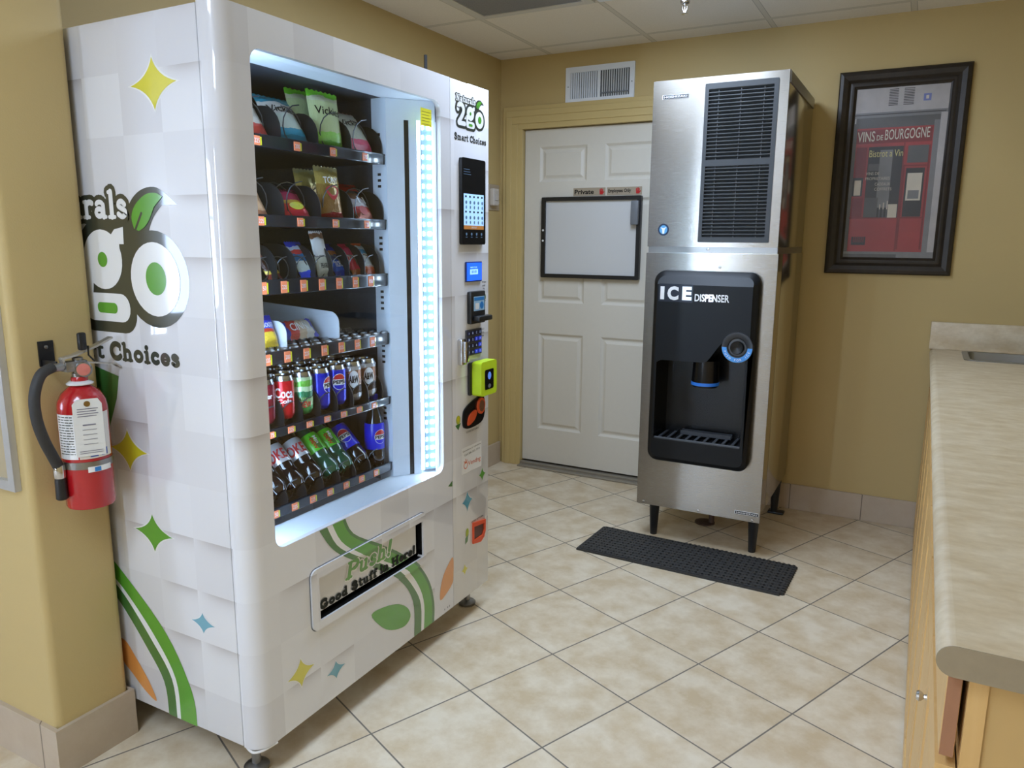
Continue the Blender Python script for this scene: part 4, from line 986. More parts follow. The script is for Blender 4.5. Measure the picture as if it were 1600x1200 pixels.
# the label side faces up and out to the room
bs = [(-2.190, None, 'pepsi', 'blue-labelled cola bottle standing upright at the right end of the bottom shelf'), (-2.278, 1, 'pepsi', 'blue-labelled cola bottle lying back beside the upright one'), (-2.351, 1, 'dew', 'green soda bottle with lime label next to the blue-labelled bottle'), (-2.415, 1, 'dew', 'green soda bottle with lime label next to the silver-labelled cola'), (-2.488, 1, 'diet', 'silver-labelled cola bottle next to the green bottles'), (-2.565, 1, 'diet', 'silver-labelled cola bottle beside the red-labelled one'), (-2.636, 1, 'coke', 'red-labelled cola bottle, leftmost in view on the bottom shelf')]
for y, ln, kind, lab in bs:
    if ln is None: bottle((.752, y-.005, .668), (0,0,1), kind, lab, az=-1.85)
    else: bottle((.762, y, .693), LEAN, kind, lab, az=-2.2 if kind != 'dew' else -2.0)
for y, kind, lab in ((-2.351, 'dew', 'green soda bottle behind the lime-labelled bottle nearer the right'), (-2.415, 'dew', 'green soda bottle behind the lime-labelled bottle nearer the left'), (-2.488, 'diet', 'cola bottle behind the silver-labelled one next to the green bottles')):
    bottle((.655, y, .693), LEAN, kind, lab, az=-2.2)

# ================================================================== ICE DISPENSER
IX0, IX1, IYF, IYB = 1.190, 1.757, -.770, -.05
ICE = thing('ice_dispenser', (1.4735, -.41, 0), 'tall stainless steel ice dispenser with black front panel, standing before the door', 'ice dispenser')
m = M(); m.prism([rect(IX0, IX1, .200, 1.352), rect(1.26,1.70,.46,1.08)], mapY(IYF+.008), -.12, 0); m.box(IX0, IX1, IYF+.12, IYB, .200, 1.352, .003); m.build('lower_cabinet', m_steels, ICE, 30)
m = M(); m.prism([rect(IX0-.002, IX1+.002, .168, 1.350), rect(1.26,1.70,.46,1.08)], mapY(IYF+.008), 0, .012); m.build('front_panel', m_steel, ICE, 30)
m = M(); m.box(IX0+.005, IX1-.004, IYF+.002, IYB, 1.352, 1.378); m.build('joint_band', mat('band_metal', (150,148,144), .3, .9), ICE)
for x, z, y in ((1.463,1.368,.002),(1.52,1.292,-.004),(1.222,.182,-.004),(1.485,.180,-.004),(1.728,.178,-.004)): M().lathe([(0,0),(.007,0),(.006,.003),(0,.004)], (x, IYF+y, z), (0,-1,0), 12).build('screw', m_chrome, ICE, 40)
m = M(); m.box(IX0+.002, IX1-.003, IYF+.012, IYB, 1.378, 2.076, .003); m.build('upper_cabinet', m_steels, ICE, 30)
GX0, GX1, GZ0, GZ1 = 1.418, 1.716, 1.398, 2.052
m = M(); m.prism([rect(IX0+.001, IX1-.003, 1.378, 2.080), rect(GX0+.01, GX1-.01, GZ0+.01, GZ1-.01)], mapY(IYF+.012), 0, .016); m.build('upper_front_panel', m_steel, ICE)
m = M(); m.box(IX0+.002, IX1-.002, IYF+.012, IYB, 2.072, 2.084, .002); m.box(IX1-.004, IX1+.001, IYF+.012, IYB, 2.034, 2.078); m.build('top_cover', m_galv, ICE)
# grille
m = M(); mp = mapY(IYF-.004)
m.prism([rrect(GX0,GX1,GZ0,GZ1,.004,2), rect(GX0+.016,GX1-.018,1.742,GZ1-.022), rect(GX0+.016,GX1-.018,GZ0+.022,1.716)], mp, -.004, .005); gr = m.build('grille_frame', mat('charcoal_plastic', (52,54,56), .42), ICE)
m = M(); m.box(GX0+.008, GX1-.008, IYF+.006, IYF+.011, GZ0+.008, GZ1-.008); m.build('filter_screen', mat('dark_filter', (20,21,23), .5, var=.3), ICE)
m_slat = mat('grille_slat', (70,73,76), .4)
m = M()
def slat(z):
    m.add([(GX0+.014,IYF-.008,z+.006),(GX1-.016,IYF-.008,z+.006),(GX1-.016,IYF+.004,z-.002),(GX0+.014,IYF+.004,z-.002),(GX0+.014,IYF-.008,z+.0032),(GX1-.016,IYF-.008,z+.0032),(GX1-.016,IYF+.004,z-.0046),(GX0+.014,IYF+.004,z-.0046)], [(0,1,2,3),(4,5,6,7),(0,1,5,4),(3,2,6,7)])
z = 1.752
while z < GZ1-.026: slat(z); z += .0152
z = GZ0+.030
while z < 1.712: slat(z); z += .0152
m.build('slat', m_slat, gr)
m = M()
for x in (GX0+.055, (GX0+GX1)/2-.002, GX1-.058): m.box(x, x+.003, IYF-.002, IYF+.004, GZ0+.02, GZ1-.02)
m.build('rib', m_slat, gr)
# badges
def badge(x0, x1, z0, z1, txt, y):
    m = M(); mp = mapY(y); m.box(x0-.003,x1+.001,y-.002,y,z0-.0012,z1+.0012,mi=1); m.poly([rect(x0,x1,z0,z1)], mapY(y-.002), .0005, 0); text(m, txt, x0+.005, x1-.005, z0+.003, z1-.003, mapY(y-.002), .001, 1, off=.015)
    m.build('badge', [m_blackp, m_whitep], ICE)
badge(1.236,1.346,2.004,2.019,'HOSHIZAKI', IYF-.004); badge(1.652,1.758-.006,.198,.211,'HOSHIZAKI', IYF-.004)
m = M(); mp = mapY(IYF-.004); m.poly([ell(1.262,1.452,.025,.026,24)], mp, .0006, 0); m.poly([ell(1.262,1.452,.018,.019,24)], mp, .001, 1); m.poly([smooth_loop([(1.250,1.462),(1.262,1.459),(1.275,1.463),(1.268,1.452),(1.266,1.436),(1.258,1.436),(1.256,1.452)],3)], mp, .0014, 2); m.build('round_badge', [mat('navy_print', (20,40,70), .3), mat('light_blue_print', (90,160,210), .3), m_whitep], ICE)
# black dispenser housing
PX0, PX1, PZ0, PZ1 = 1.243, 1.700, .405, 1.274
YP0 = IYF-.004; YP1 = YP0-.062
def hloop(ins, r): return rrect(PX0+ins, PX1-ins, PZ0+ins, PZ1-ins, r, 6)
BX0, BX1, BZ0, BZ1 = 1.275, 1.665, .512, .878
arch = [(BX0,BZ0),(BX1,BZ0),(BX1,.93)]+[(1.628+.068*cos(radians(a)), .955+.068*sin(radians(a))) for a in range(-8,125,14)]+[(1.545,.95),(1.515,.905),(1.50,.885),(1.48,.880)]+[(BX0+.02,BZ1),(BX0,BZ1-.012)]
# front surface with the bay cut out, stepped shell around
outer, inner_, face = hloop(0,.045), hloop(.006,.042), hloop(.022,.030)
m = M(); n = len(outer)
rings_ = [(outer, 0), (outer, .040), (inner_, .052), (face, .062)]
tz = lambda pt, d: (pt[0], YP0-d, pt[1])
# sloped top: the upper band leans back
def T(pt, d):
    k = max(0.0, (pt[1]-1.215)/(PZ1-1.215)); return (pt[0], YP0-d*(1-.62*k), pt[1])
vs = [T(p_, d) for L, d in rings_ for p_ in L]
m.add(vs, [(i*n+k, i*n+(k+1) % n, (i+1)*n+(k+1) % n, (i+1)*n+k) for i in range(3) for k in range(n)])
# planar lower face with bay hole, upper band separate so that it can slope
zc = 1.215
low = [p_ for p_ in face if p_[1] <= zc]
i0 = [i for i, p_ in enumerate(face) if p_[1] <= zc]
xr, xl = PX1-.022, PX0+.022
lowl = sorted([p_ for p_ in face if p_[1] < zc-.001 and p_[0] > 1.47], key=lambda q: q[1])
lowL = sorted([p_ for p_ in face if p_[1] < zc-.001 and p_[0] <= 1.47], key=lambda q: -q[1])
poly_low = [(xl, zc)]+lowL+lowl+[(xr, zc)]
m.poly([poly_low, arch], mapY(YP0), .062)
up = [p_ for p_ in face if p_[1] >= zc]; upR = sorted([p_ for p_ in up if p_[0] > 1.47], key=lambda q: q[1]); upL = sorted([p_ for p_ in up if p_[0] <= 1.47], key=lambda q: -q[1])
P = [(xr, zc)]+upR+upL+[(xl, zc)]; tri = tessellate_polygon([[Vector((a, b, 0)) for a, b in P]]); m.add([T(q, .062) for q in P], tri)
hs = m.build('dispenser_housing', mat('dark_moulded_plastic', (20,21,23), .38, var=.08, scale=400, spec=.22), ICE, 28)
# bay
m = M(); na = len(arch); dep = -.10
m.add([(a, YP1, b) for a, b in arch]+[(a+(.0 if b > .9 else (.012 if a < 1.47 else -.012)), YP0-dep*.9, b) for a, b in arch], [(k, (k+1) % na, na+(k+1) % na, na+k) for k in range(na)])
m.poly([arch], mapY(YP0+.088), 0)
m.build('bay', m_blacks, hs, 40)
m = M(); m.box(BX0, BX1, YP1+.004, YP1+.014, BZ0-.004, BZ0+.010, .004)
for i in range(9): m.box(BX0+.02+i*.041, BX0+.032+i*.041, YP1+.01, YP0+.08, BZ0+.004, BZ0+.012)
for k in range(2): m.box(BX0+.10, BX1-.06, YP0+.03+.03*k, YP0+.036+.03*k, BZ0+.012, BZ0+.030)
m.build('drip_grid', mat('grey_black_plastic', (60,62,66), .35), hs)
# chute
m = M(); m.lathe([(.0,.12),(.055,.12),(.060,.02),(.054,0),(.046,0),(.044,.01)], (1.485, YP0-.005, .765), n=28); m.build('ice_chute', m_blacks, hs, 40)
m = M(); m.lathe([(.0595,.012),(.0612,.012),(.0612,.026),(.0595,.026)], (1.485, YP0-.005, .762), n=40); m.build('chute_ring', mat('blue_ring', (40,110,200), .4, emit=.05), hs, 40)
# push knob
m = M(); kc = (1.628, YP1, .957)
m.lathe([(.066,0),(.065,.006),(.043,.006),(.038,.002),(.034,-.014),(.0,-.016)], kc, (0,-1,0), 36); kb = m.build('knob_ring', mat('ring_plastic', (46,48,52), .3), hs, 40)
m = M(); m.lathe([(.028,-.014),(.029,.008),(.026,.014),(.016,.012),(.0,.010)], kc, (0,-1,0), 28); m.build('push_button', m_blacks, hs, 40)
m = M(); mp = mapY(YP1-.0068)
o1 = arc(1.628,.957,.064,.064,180,360,20); i1 = arc(1.628,.957,.044,.044,360,180,20); m.poly([o1+i1], mapY(YP1), .0068, 0)
for k, ch in enumerate('PUSH FOR ICE'):
    if ch == ' ': continue
    a = radians(200+k*12.7); cx, cz = 1.628+.0535*cos(a), .957+.0535*sin(a); ta = a+pi/2
    vs, fs = font_geo(ch, .01); w0 = max(v[0] for v in vs)/2
    m.add([mapY(YP1)(cx+((vx-w0)*cos(ta)-(vy-.35)*sin(ta))*.013, cz+((vx-w0)*sin(ta)+(vy-.35)*cos(ta))*.013, .0082) for vx, vy in vs], fs, 1)
m.build('blue_arc', [mat('blue_sign_print', (70,150,225), .4), m_whitep], hs)
m = M(); mp = mapY(YP1)
m.poly([rect(1.272,1.425,1.140,1.218)], mp, .0006, 1)
text(m, 'I', 1.280, 1.298, 1.149, 1.206, mp, .0014, 0, off=.06); text(m, 'C', 1.312, 1.362, 1.147, 1.208, mp, .0014, 0, off=.05); text(m, 'E', 1.378, 1.420, 1.149, 1.208, mp, .0014, 0, off=.05)
text(m, 'DISPENSER', 1.434, 1.582, 1.146, 1.178, mp, .0014, 0, off=.02)
m.build('lettering', [m_whitep, mat('dark_navy_patch', (16,24,40), .35)], hs)
for x, y in ((1.256,-.705),(1.722,-.700),(1.256,-.12),(1.722,-.12)):
    m = M(); m.lathe([(.016,0),(.017,.012),(.018,.03),(.0255,.168),(.028,.17),(.028,.20)], (x,y,0), n=16)
    if y > -.3: m.box(x-.03, x+.05, y-.02, y+.035, 0, .012, .004)
    m.build('leg', m_black, ICE, 40)
m = M(); m.tube([(1.475,-.45,.20),(1.475,-.45,.012)], .014, 10); m.lathe([(0,0),(.05,0),(.05,.006),(.02,.014),(0,.014)], (1.44,-.44,0), n=16); m.build('drain_pipe', mat('copper_brown', (96,78,70), .4, .4), ICE, 40)

# ------------------------------------------------------------------ rubber mat
t = thing('rubber_mat', (1.475, -.93, 0), 'black perforated rubber anti-fatigue mat on the floor before the ice dispenser', 'mat')
m = M(); cell = .0278; nx, ny = 32, 11; Rm = Matrix.Translation((1.020,-1.068,0)) @ Matrix.Rotation(-.034, 4, 'Z')
th = .012
for i in range(nx):
    for j in range(ny):
        x, y = i*cell, j*cell; h = cell*.27; c = (x+cell/2, y+cell/2)
        o4 = rect(x, x+cell, y, y+cell); i4 = [(c[0]-h,c[1]),(c[0],c[1]-h),(c[0]+h,c[1]),(c[0],c[1]+h)]
        zt = th+(.0015 if (i+j) % 2 else 0)
        vs = [(a,b,th) for a,b in o4]+[(a,b,zt) for a,b in i4]+[(a,b,.001) for a,b in i4]
        m.add(vs, [(0,1,5,4),(1,2,6,5),(2,3,7,6),(3,0,4,7),(4,5,9,8),(5,6,10,9),(6,7,11,10),(7,4,8,11),(8,9,10,11)])
        m.lathe([(.0035,0),(.003,.0028),(0,.003)], (x,y+cell/2,th), n=6)
Wm, Dm = nx*cell, ny*cell
m.add([(0,0,0),(Wm,0,0),(Wm,Dm,0),(0,Dm,0),(0,0,th),(Wm,0,th),(Wm,Dm,th),(0,Dm,th)], [(0,1,5,4),(1,2,6,5),(2,3,7,6),(3,0,4,7)])
m.build('mat_body', m_rubber, t, xf=Rm)
m = M(); m.prism([[(0,-.008),(Wm,-.008),(Wm,0),(0,0)]], mapZ(0), 0.0, .009); m.prism([[(-.012,-.008),(0,-.008),(0,Dm),(-.012,Dm)]], mapZ(0), 0, .009)
for j in range(13):
    y = .006+j*Dm/13; m.prism([[(Wm,y),(Wm+.010,y-.002),(Wm+.018,y+.006),(Wm+.010,y+.014),(Wm,y+.012)]], mapZ(0), 0, th)
for i in range(24):
    x = .40+i*.021; m.prism([[(x,Dm),(x+.003,Dm+.006),(x+.011,Dm+.006),(x+.014,Dm)]], mapZ(0), 0, th)
m.build('mat_edge', m_rubber, t, xf=Rm)

# ================================================================== PICTURE
PIC = thing('framed_picture', (2.134, -.03, 1.252), 'dark-framed picture of a red wine shop front on the yellow back wall', 'picture')
fx0, fx1, fz0, fz1 = 1.860, 2.408, 1.252, 2.194
m_frame = mat('dark_bronze_frame', (44,36,28), .4, .25, var=.4, scale=30, bump=.15)
m = M(); rings(m, fx0, fx1, fz0, fz1, mapY(0), [(0,0),(0,.020),(.006,.028),(.020,.031),(.040,.026),(.052,.016),(.060,.017),(.068,.017),(.074,.012),(.082,.008)], cap=False)
m.build('frame', m_frame, PIC)
u0_, u1_, v0_, v1_ = 1.940, 2.328, 1.332, 2.114
def pc(name, c, var=.12, sc=22, rough=.45): return mat(name, c, rough, var=var, scale=sc)
pm = [pc('print_stone', (172,166,166), .22, 16), pc('print_red', (158,52,52), .2, 14), pc('print_dark', (48,44,44), .35, 12), pc('print_grey', (120,118,120), .2), pc('print_cream', (206,196,180), .1), pc('print_deep_red', (122,34,36), .25, 20), pc('print_blue', (110,120,176), .1), pc('print_shade', (86,84,84), .25), pc('print_yellow', (206,196,130), .1)]
m = M(); mp = mapY(-.008)
W_, H_ = u1_-u0_, v1_-v0_
def R_(a, b, c, d, mi, k=1): m.poly([rect(u0_+a*W_, u0_+b*W_, v0_+c*H_, v0_+d*H_)], mp, .0004+.0004*k, mi)
R_(0,1,0,1,0,0); R_(0,1,.83,.86,3,1); R_(.02,.95,.77,.83,7,1); R_(.0,.98,.845,.85,2,2)
for x0, x1 in ((.36,.46),(.52,.63)):
    for k in range(11): R_(x0,x1,.895+k*.009,.899+k*.009,2,2)
R_(.73,.81,.91,.95,6,2); R_(.755,.785,.92,.94,4,3)
R_(.03,.87,.03,.77,1,1)
R_(.04,.86,.68,.76,5,2)
R_(.19,.58,.24,.66,2,3); R_(.62,.85,.56,.66,7,3); R_(.05,.17,.47,.66,5,3); R_(.05,.17,.245,.36,5,3); R_(.62,.82,.245,.53,2,3); R_(.32,.46,.30,.64,3,4); R_(.20,.32,.52,.56,7,4); R_(.19,.34,.24,.36,7,4)
R_(.64,.80,.34,.50,4,5); R_(.66,.78,.35,.40,3,6); R_(.04,.155,.37,.48,2,4); R_(.06,.135,.375,.465,4,5); R_(.46,.56,.24,.32,4,5)
R_(.57,.585,.04,.68,5,4); R_(.03,.86,.235,.243,5,4); R_(.60,.86,.54,.548,5,5); R_(.585,.605,.05,.55,5,5)
R_(.0,.04,.0,.80,7,2); R_(.87,.93,.02,.80,3,2); R_(.93,1,.0,.84,0,3); R_(.0,1,.0,.035,3,3); R_(.0,.6,.0,.02,7,4)
R_(.08,.24,.075,.125,2,4)
for k in range(6): R_(.10+.022*k,.112+.022*k,.09,.125,5,5)
for k, x in enumerate((.36,.40,.44)): R_(x,x+.018,.24,.29+.01*k,7,6); R_(x+.004,x+.014,.29,.32+.01*k,4,6)
R_(.84,.86,.05,.66,5,4)
X_ = lambda a: u0_+a*W_; Z_ = lambda b: v0_+b*H_
text(m, 'VINS', X_(.05), X_(.245), Z_(.69), Z_(.75), mp, .004, 4, off=.01, rot=.02); text(m, 'DE', X_(.265), X_(.335), Z_(.697), Z_(.727), mp, .004, 4, off=.01, rot=.02); text(m, 'BOURGOGNE', X_(.355), X_(.835), Z_(.697), Z_(.757), mp, .004, 4, off=.005, rot=.02)
text(m, 'Bistrot a Vin', X_(.20), X_(.57), Z_(.60), Z_(.64), mp, .004, 8, off=.0)
text(m, 'VINS DE', X_(.18), X_(.33), Z_(.495), Z_(.512), mp, .004, 4, off=-.005); text(m, 'PROPRIETAIRES', X_(.18), X_(.45), Z_(.465), Z_(.482), mp, .004, 4, off=-.005); text(m, 'CADEAUX', X_(.29), X_(.46), Z_(.432), Z_(.449), mp, .004, 4, off=-.005); text(m, 'COFFRETS', X_(.29), X_(.48), Z_(.402), Z_(.419), mp, .004, 4, off=-.005)
m.build('print', pm, PIC)
m = M(); m.poly([rect(u0_, u1_, v0_, v1_)], mapY(-.008), .006); m.build('picture_glass', glass_mat('picture_glass', (1,1,1,1), .055, .3), PIC)

# ================================================================== COUNTER
def laminate():
    k = NT('stone_pattern_laminate'); p = k.pos()
    mp = k.add('ShaderNodeMapping'); mp.inputs['Scale'].default_value = (5, 11, 11); mp.inputs['Rotation'].default_value = (0,0,.3); k.link(p, mp.inputs['Vector'])
    a = k.noise(mp.outputs[0], 2.2, 6, .62); b = k.noise(p, 60, 4, .6)
    r = k.add('ShaderNodeValToRGB'); r.color_ramp.elements[0].position = .35; r.color_ramp.elements[1].position = .66
    r.color_ramp.elements[0].color = lin((208,186,150)); r.color_ramp.elements[1].color = lin((234,219,192)); k.link(a, r.inputs[0])
    c = k.mix(k.math('MULTIPLY', b, .55), r.outputs[0], lin((188,170,142)))
    k.link(c, k.b.inputs['Base Color']); k.b.inputs['Roughness'].default_value = .34; k.b.inputs['Specular IOR Level'].default_value = .5; return k.m
m_lam = laminate()
m_lame = mat('laminate_edge', (150,134,108), .5, var=.12, scale=60)
ZC = .907; TH = .042; CX = 2.359; CYN = -3.092
CT = thing('countertop', (2.68, -1.54, ZC-TH), 'long beige stone-pattern laminate countertop with rounded front edge and backsplash', 'countertop')
m = M(); r = TH/2
SK = (2.499, 2.90, -.355, -.055)
m.prism([rect(CX+r, 2.997, CYN, -.001), rrect(*SK, .03)], mapZ(0), ZC-TH, ZC)
edge = [(CX+r-r*sin(radians(a)), ZC-r+r*cos(radians(a))) for a in range(0,181,12)]
ne = len(edge); m.add([(x,CYN,z) for x,z in edge]+[(x,-.001,z) for x,z in edge], [(i,i+1,ne+i+1,ne+i) for i in range(ne-1)])
m.build('worktop', m_lam, CT, 30)
m = M(); m.prism([[(x,z) for x,z in edge]+[(2.997,ZC-TH),(2.997,ZC)]], mapY(CYN), 0, .0015); m.build('end_cap', m_lame, CT)
m = M(); m.box(2.354, 2.997, -.020, -.0005, ZC-.0, 1.036, .003); m.build('backsplash', m_lam, CT, 30)
SNK = thing('sink', (2.73, -.205, .78), 'small stainless steel sink set in the beige countertop', 'sink')
m = M(); mp = mapZ(ZC)
m.prism([rrect(SK[0]-.012,SK[1]+.012,SK[2]-.010,SK[3]+.008,.035), rrect(SK[0]+.012,SK[1]-.012,SK[2]+.012,SK[3]-.006,.03)], mp, .0002, .003); m.build('rim', m_galv, SNK, 30)
m = M(); a = rrect(SK[0]+.012,SK[1]-.012,SK[2]+.012,SK[3]-.006,.03); b = rrect(SK[0]+.03,SK[1]-.03,SK[2]+.03,SK[3]-.03,.03); n = len(a)
m.add([(x,y,ZC+.002) for x,y in a]+[(x,y,ZC-.15) for x,y in b], [(i,(i+1) % n,n+(i+1) % n,n+i) for i in range(n)]+[tuple(range(n,2*n))]); m.build('basin', m_galv, SNK, 40)
m = M(); m.lathe([(0,0),(.035,0),(.035,.003),(.02,.004),(0,.001)], (2.73,-.2,ZC-.150), n=20); m.build('drain', m_chrome, SNK)

def wood(name, c1, c2, vert=True):
    k = NT(name); p = k.pos(); mp = k.add('ShaderNodeMapping'); mp.inputs['Scale'].default_value = (30, 30, 1.6) if vert else (30,1.6,30); k.link(p, mp.inputs['Vector'])
    n = k.noise(mp.outputs[0], 2.2, 4, .6); k.link(k.mix(n, lin(c1), lin(c2)), k.b.inputs['Base Color']); k.b.inputs['Roughness'].default_value = .38; k.bump(n, .08, .001); return k.m
m_oak = wood('honey_maple', (206,160,96), (222,184,124)); m_oakd = wood('maple_edge', (150,104,76), (172,122,90)); m_ply = mat('maple_end_panel', (198,162,104), .5, var=.06, scale=8)
XCF = 2.400; XDF = 2.376
ys = [-3.068, -2.30, -1.535, -.77, -.012]
labs = ['honey wood base cabinet at the near end of the counter, with its end panel showing', 'honey wood base cabinet second from the near end of the counter', 'honey wood base cabinet second from the wall end of the counter', 'honey wood base cabinet against the back wall under the sink']
for k in range(4):
    y0, y1 = ys[k]+.0006, ys[k+1]-.0006
    t = thing('base_cabinet', (2.7, (y0+y1)/2, 0), labs[k], 'cabinet', 'base cabinets under the counter')
    m = M(); m.box(XCF+.019, 2.985, y0, y0+.016, .10, ZC-TH-.0005); m.box(XCF+.019, 2.985, y1-.016, y1, .10, ZC-TH-.0005); m.box(XCF+.019, 2.985, y0+.016, y1-.016, .10, .116); m.box(2.97,2.985,y0+.016,y1-.016,.116,ZC-TH-.0005); m.build('carcass', m_ply, t)
    m = M(); m.prism([rect(y0, y1, .10, ZC-TH-.0005), rect(y0+.04, y1-.04, .14, .70), rect(y0+.04, y1-.04, .745, .825)], lambda u, v, d: (XCF+d, u, v), 0, .019); m.build('face_frame', m_oak, t)
    m = M(); m.box(2.44, 2.455, y0, y1, .0, .10); m.build('toe_kick', m_oakd, t)
    ym = (y0+y1)/2
    for a, b, hs_ in ((y0+.006, ym-.003, 1), (ym+.003, y1-.006, -1)):
        m = M(); m.box(XDF+.002, XCF-.002, a, b, .012, .722); 
        m2 = M(); m2.prism([rect(a,b,.012,.722), rect(a+.06,b-.06,.075,.660)], lambda u, v, d: (XDF+.006-d, u, v), 0, .008)
        rings(m2, a+.06, b-.06, .075, .660, lambda u, v, d: (XDF+.006-d, u, v), [(0,.008),(.006,.0),(.012,.0),(.03,.006)])
        m2.box(XDF+.006, XCF-.002, a, b, .012, .722)
        d = m2.build('door', m_oak, t)
        kz, ky = .62, (b-.03 if hs_ == 1 else a+.03)
        if k == 0 and hs_ == 1: m = M(); m.lathe([(0,0),(.005,0),(.004,.004),(.008,.008),(.0095,.012),(.007,.016),(0,.017)], (XDF-.002, ky, kz), (-1,0,0), 16); m.build('knob', m_chrome, d, 40)
    m = M(); m.box(XDF, XCF-.006 if k == 0 else XCF-.002, y0+.004, y1-.006, .737, .860, .003); m.build('drawer_front', [m_oak], t)
    if k == 0:
        # end stile and drawer edge
        m = M(); m.box(XCF, XCF+.022, y0-.004, y0, .0, ZC-TH-.0005); m.build('end_stile', m_oak, t)
        m = M(); m.box(XDF+.001, XCF-.007, y0+.0025, y0+.0042, .738, .859); m.build('drawer_edge', m_oakd, t)

# ================================================================== FIRE EXTINGUISHER
EX, EY = .487, -3.004
FE = thing('fire_extinguisher', (EX, EY, .735), 'red fire extinguisher hung on the yellow wall end beside the vending machine', 'fire extinguisher')
m_redm = mat('red_enamel', (178,22,30), .22, var=.05, coat=.6)
m = M(); m.lathe([(.050,.0),(.054,.0),(.0565,.006),(.0565,.250),(.054,.268),(.044,.288),(.028,.302),(.019,.308),(.019,.325),(.017,.328)], (EX,EY,.735), n=40); m.build('cylinder', m_redm, FE, 40)
m = M(); m.lathe([(.030,.309),(.031,.312),(.022,.318),(.020,.318)], (EX,EY,.735), n=30); m.build('neck_ring', m_whitep, FE, 40)
mp = cyl_map((EX,EY,.735), .0567, -.95)
def clab(m, u0, u1, v0, v1, d, mi):
    n = 12; m.add([mp(u0+(u1-u0)*i/n, v, d) for v in (v0, v1) for i in range(n+1)], [(i,i+1,n+2+i,n+1+i) for i in range(n)], mi)
m = M(); clab(m, -.050, .090, .130, .242, .0006, 0); clab(m, .004, .0065, .130, .242, .001, 1)
for k in range(15):
    z = .236-.0066*k; u = -.044
    while u < -.004:
        L = random.uniform(.006,.014); clab(m, u, min(u+L, -.002), z-.0011, z+.0011, .001, 2); u += L+.002
for k in range(9): clab(m, .012, .020, .150+.010*k, .156+.010*k, .001, 3)
for u in (.030,.056): clab(m, u, u+.018, .134, .152, .001, 3); clab(m, u+.005, u+.010, .138, .148, .0014, 0)
m.build('label', [m_whitep, m_redp, m_darkp, mat('blue_ink', (70,100,190), .4)], FE)
m = M(); m.lathe([(.0570,.104),(.0585,.104),(.0585,.122),(.0570,.122)], (EX,EY,.735), n=40); m.build('strap', m_galv, FE, 40)
m = M(); clab(m, .022, .078, .096, .110, .0030, 0); clab(m, .036, .050, .097, .108, .0036, 1); m.build('strap_sticker', [m_whitep, mat('sky_blue_ink', (50,130,200), .4)], FE)
# valve
m = M(); m.lathe([(.016,0),(.016,.012),(.012,.014),(.012,.05),(.008,.052)], (EX,EY,1.060), n=20); m.box(EX-.014,EX+.014,EY-.038,EY+.018,1.078,1.104,.004)
m.lathe([(.010,0),(.010,.030)], (EX,EY-.035,1.092), (0,-1,0), 14); m.build('valve', m_galv, FE, 40)
m = M(); m.lathe([(0,0),(.019,0),(.020,.008),(.017,.012),(0,.012)], (EX+.014,EY+.004,1.082), (.85,-.52,0), 24, mi=0); m.lathe([(0,0),(.015,0),(0,.002)], (EX+.014+.0105,EY+.004-.0065,1.082), (.85,-.52,0), 20, mi=1); m.build('gauge', [m_galv, mat('pink_dial', (206,120,110), .3)], FE, 40)
def bar(m, pts, w, t_):
    for i in range(len(pts)-1):
        (y0,z0),(y1,z1) = pts[i], pts[i+1]; L = math.hypot(y1-y0,z1-z0); ny, nz = -(z1-z0)/L*t_/2, (y1-y0)/L*t_/2
        vs = []
        for x in (EX-w/2, EX+w/2): vs += [(x,y0+ny,z0+nz),(x,y1+ny,z1+nz),(x,y1-ny,z1-nz),(x,y0-ny,z0-nz)]
        m.add(vs, [(0,1,2,3),(4,5,6,7),(0,1,5,4),(1,2,6,5),(2,3,7,6),(3,0,4,7)])
m_alu = mat('worn_aluminium', (190,186,178), .35, .8)
m = M(); bar(m, [(EY-.040,1.112),(EY-.01,1.116),(EY+.045,1.132),(EY+.092,1.150)], .018, .005); bar(m, [(EY-.040,1.112),(EY-.036,1.096)], .016, .005); m.build('lever', m_alu, FE)
m = M(); bar(m, [(EY-.01,1.100),(EY+.030,1.094),(EY+.095,1.082),(EY+.108,1.072)], .018, .004); m.build('carry_handle', m_alu, FE)
m = M(); m.tube([(EX+.016,EY+.02,1.138),(EX+.018,EY+.018,1.115),(EX+.018,EY+.032,1.098)], .0022, 6); m.box(EX+.008,EX+.022,EY-.004,EY+.016,1.128,1.172,.005); m.build('safety_pin', m_black, FE, 40)
hose = smooth_line([(EX,EY-.062,1.094),(EX+.005,EY-.095,1.080),(EX+.012,EY-.118,1.035),(EX+.014,EY-.120,.980),(EX+.010,EY-.106,.925),(EX,EY-.085,.880),(EX-.004,EY-.072,.850)], 6)
m = M(); m.tube(hose, .0125, 12); m.build('hose', m_rubber, FE, 60)
m = M(); m.lathe([(.0125,0),(.014,-.004),(.014,-.03),(.0125,-.033)], (EX-.004,EY-.070,.853), n=16); m.build('ferrule', m_chrome, FE, 40)
m = M(); m.lathe([(.012,-.033),(.013,-.04),(.014,-.085),(.011,-.088),(0,-.088)], (EX-.004,EY-.070,.853), n=16); m.build('nozzle', m_black, FE, 40)
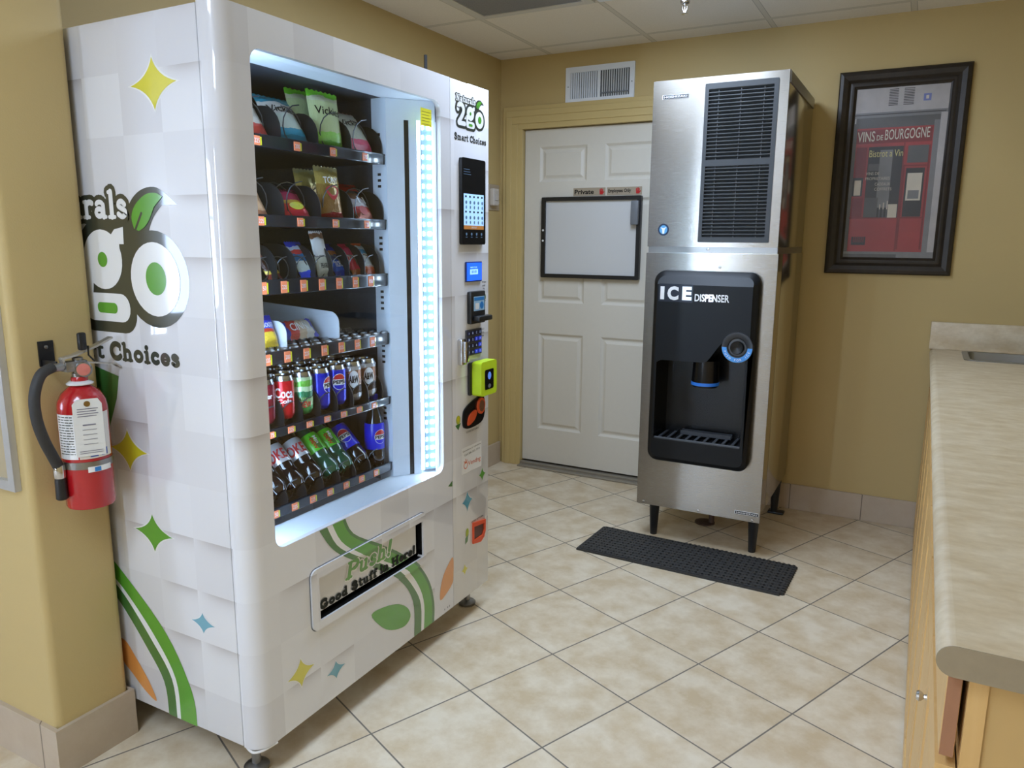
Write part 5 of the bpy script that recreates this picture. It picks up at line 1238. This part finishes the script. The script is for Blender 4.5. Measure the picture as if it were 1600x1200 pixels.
# paper tag
m = M()
tgl = [(-.034,0),(.030,0),(.030,.128),(.022,.142),(-.024,.142),(-.034,.130)]
def tmap(u, v, d):
    return (EX+.0590+u*.45+d*.89, EY-.022+u*.89-d*.45, .874+v)
m.prism([tgl, ell(-.002,.130,.0035,.0035,10)], tmap, 0, .0006); m.build('inspection_tag', mat('paper_tag', (220,218,212), .6), FE)
m = M()
for k in range(4): m.stroke([(-.024,.118-.006*k),(.020-.004*(k % 2),.118-.006*k)], .0018, tmap, .0014)
m.stroke([(-.014,.078),(.012,.078)], .003, tmap, .0014)
for k in range(4): m.stroke([(-.016,.066-.012*k),(.014,.066-.012*k)], .0012, tmap, .0014)
m.stroke([(-.026,.008),(.024,.008)], .0014, tmap, .0014); m.stroke([(-.026,.013),(.024,.013)], .0014, tmap, .0014)
m.build('tag_print', mat('grey_ink', (120,116,130), .5), FE)
m = M(); m.lathe([(.0025,0),(.007,.0),(.007,.001),(.0025,.001)], tmap(-.002,.130,.0006), (.89,-.45,0), 14); m.build('tag_eyelet', mat('brass', (150,120,70), .35, .8), FE)
t = thing('wall_bracket', (SX, -3.045, 1.09), 'black wall hook plate behind the fire extinguisher valve', 'bracket')
m = M(); m.box(SX, SX+.004, -3.058, -3.020, 1.088, 1.150, .001); m.box(SX+.004, SX+.060, -3.052, -3.048, 1.090, 1.105); m.build('plate', m_black, t)
m = M(); m.lathe([(0,0),(.005,0),(.004,.002),(0,.003)], (SX+.004,-3.039,1.135), (1,0,0), 12); m.build('screw', m_galv, t)

# notice frame on near face of the projecting wall
t = thing('notice_frame', (.08, SY0-.01, .785), 'silver-edged notice frame cut off by the left edge of the photo, on the projecting wall', 'frame')
m = M(); mp = mapY(SY0-.0005); m.prism([rect(-.25,.384,.782,1.75), rect(-.225,.358,.807,1.725)], mp, 0, .016); m.build('frame', mat('silver_frame', (196,196,196), .35, .5), t)
m = M(); m.poly([rect(-.226,.359,.806,1.726)], mp, .004); m.build('board', mat('pinboard', (176,160,128), .7), t)
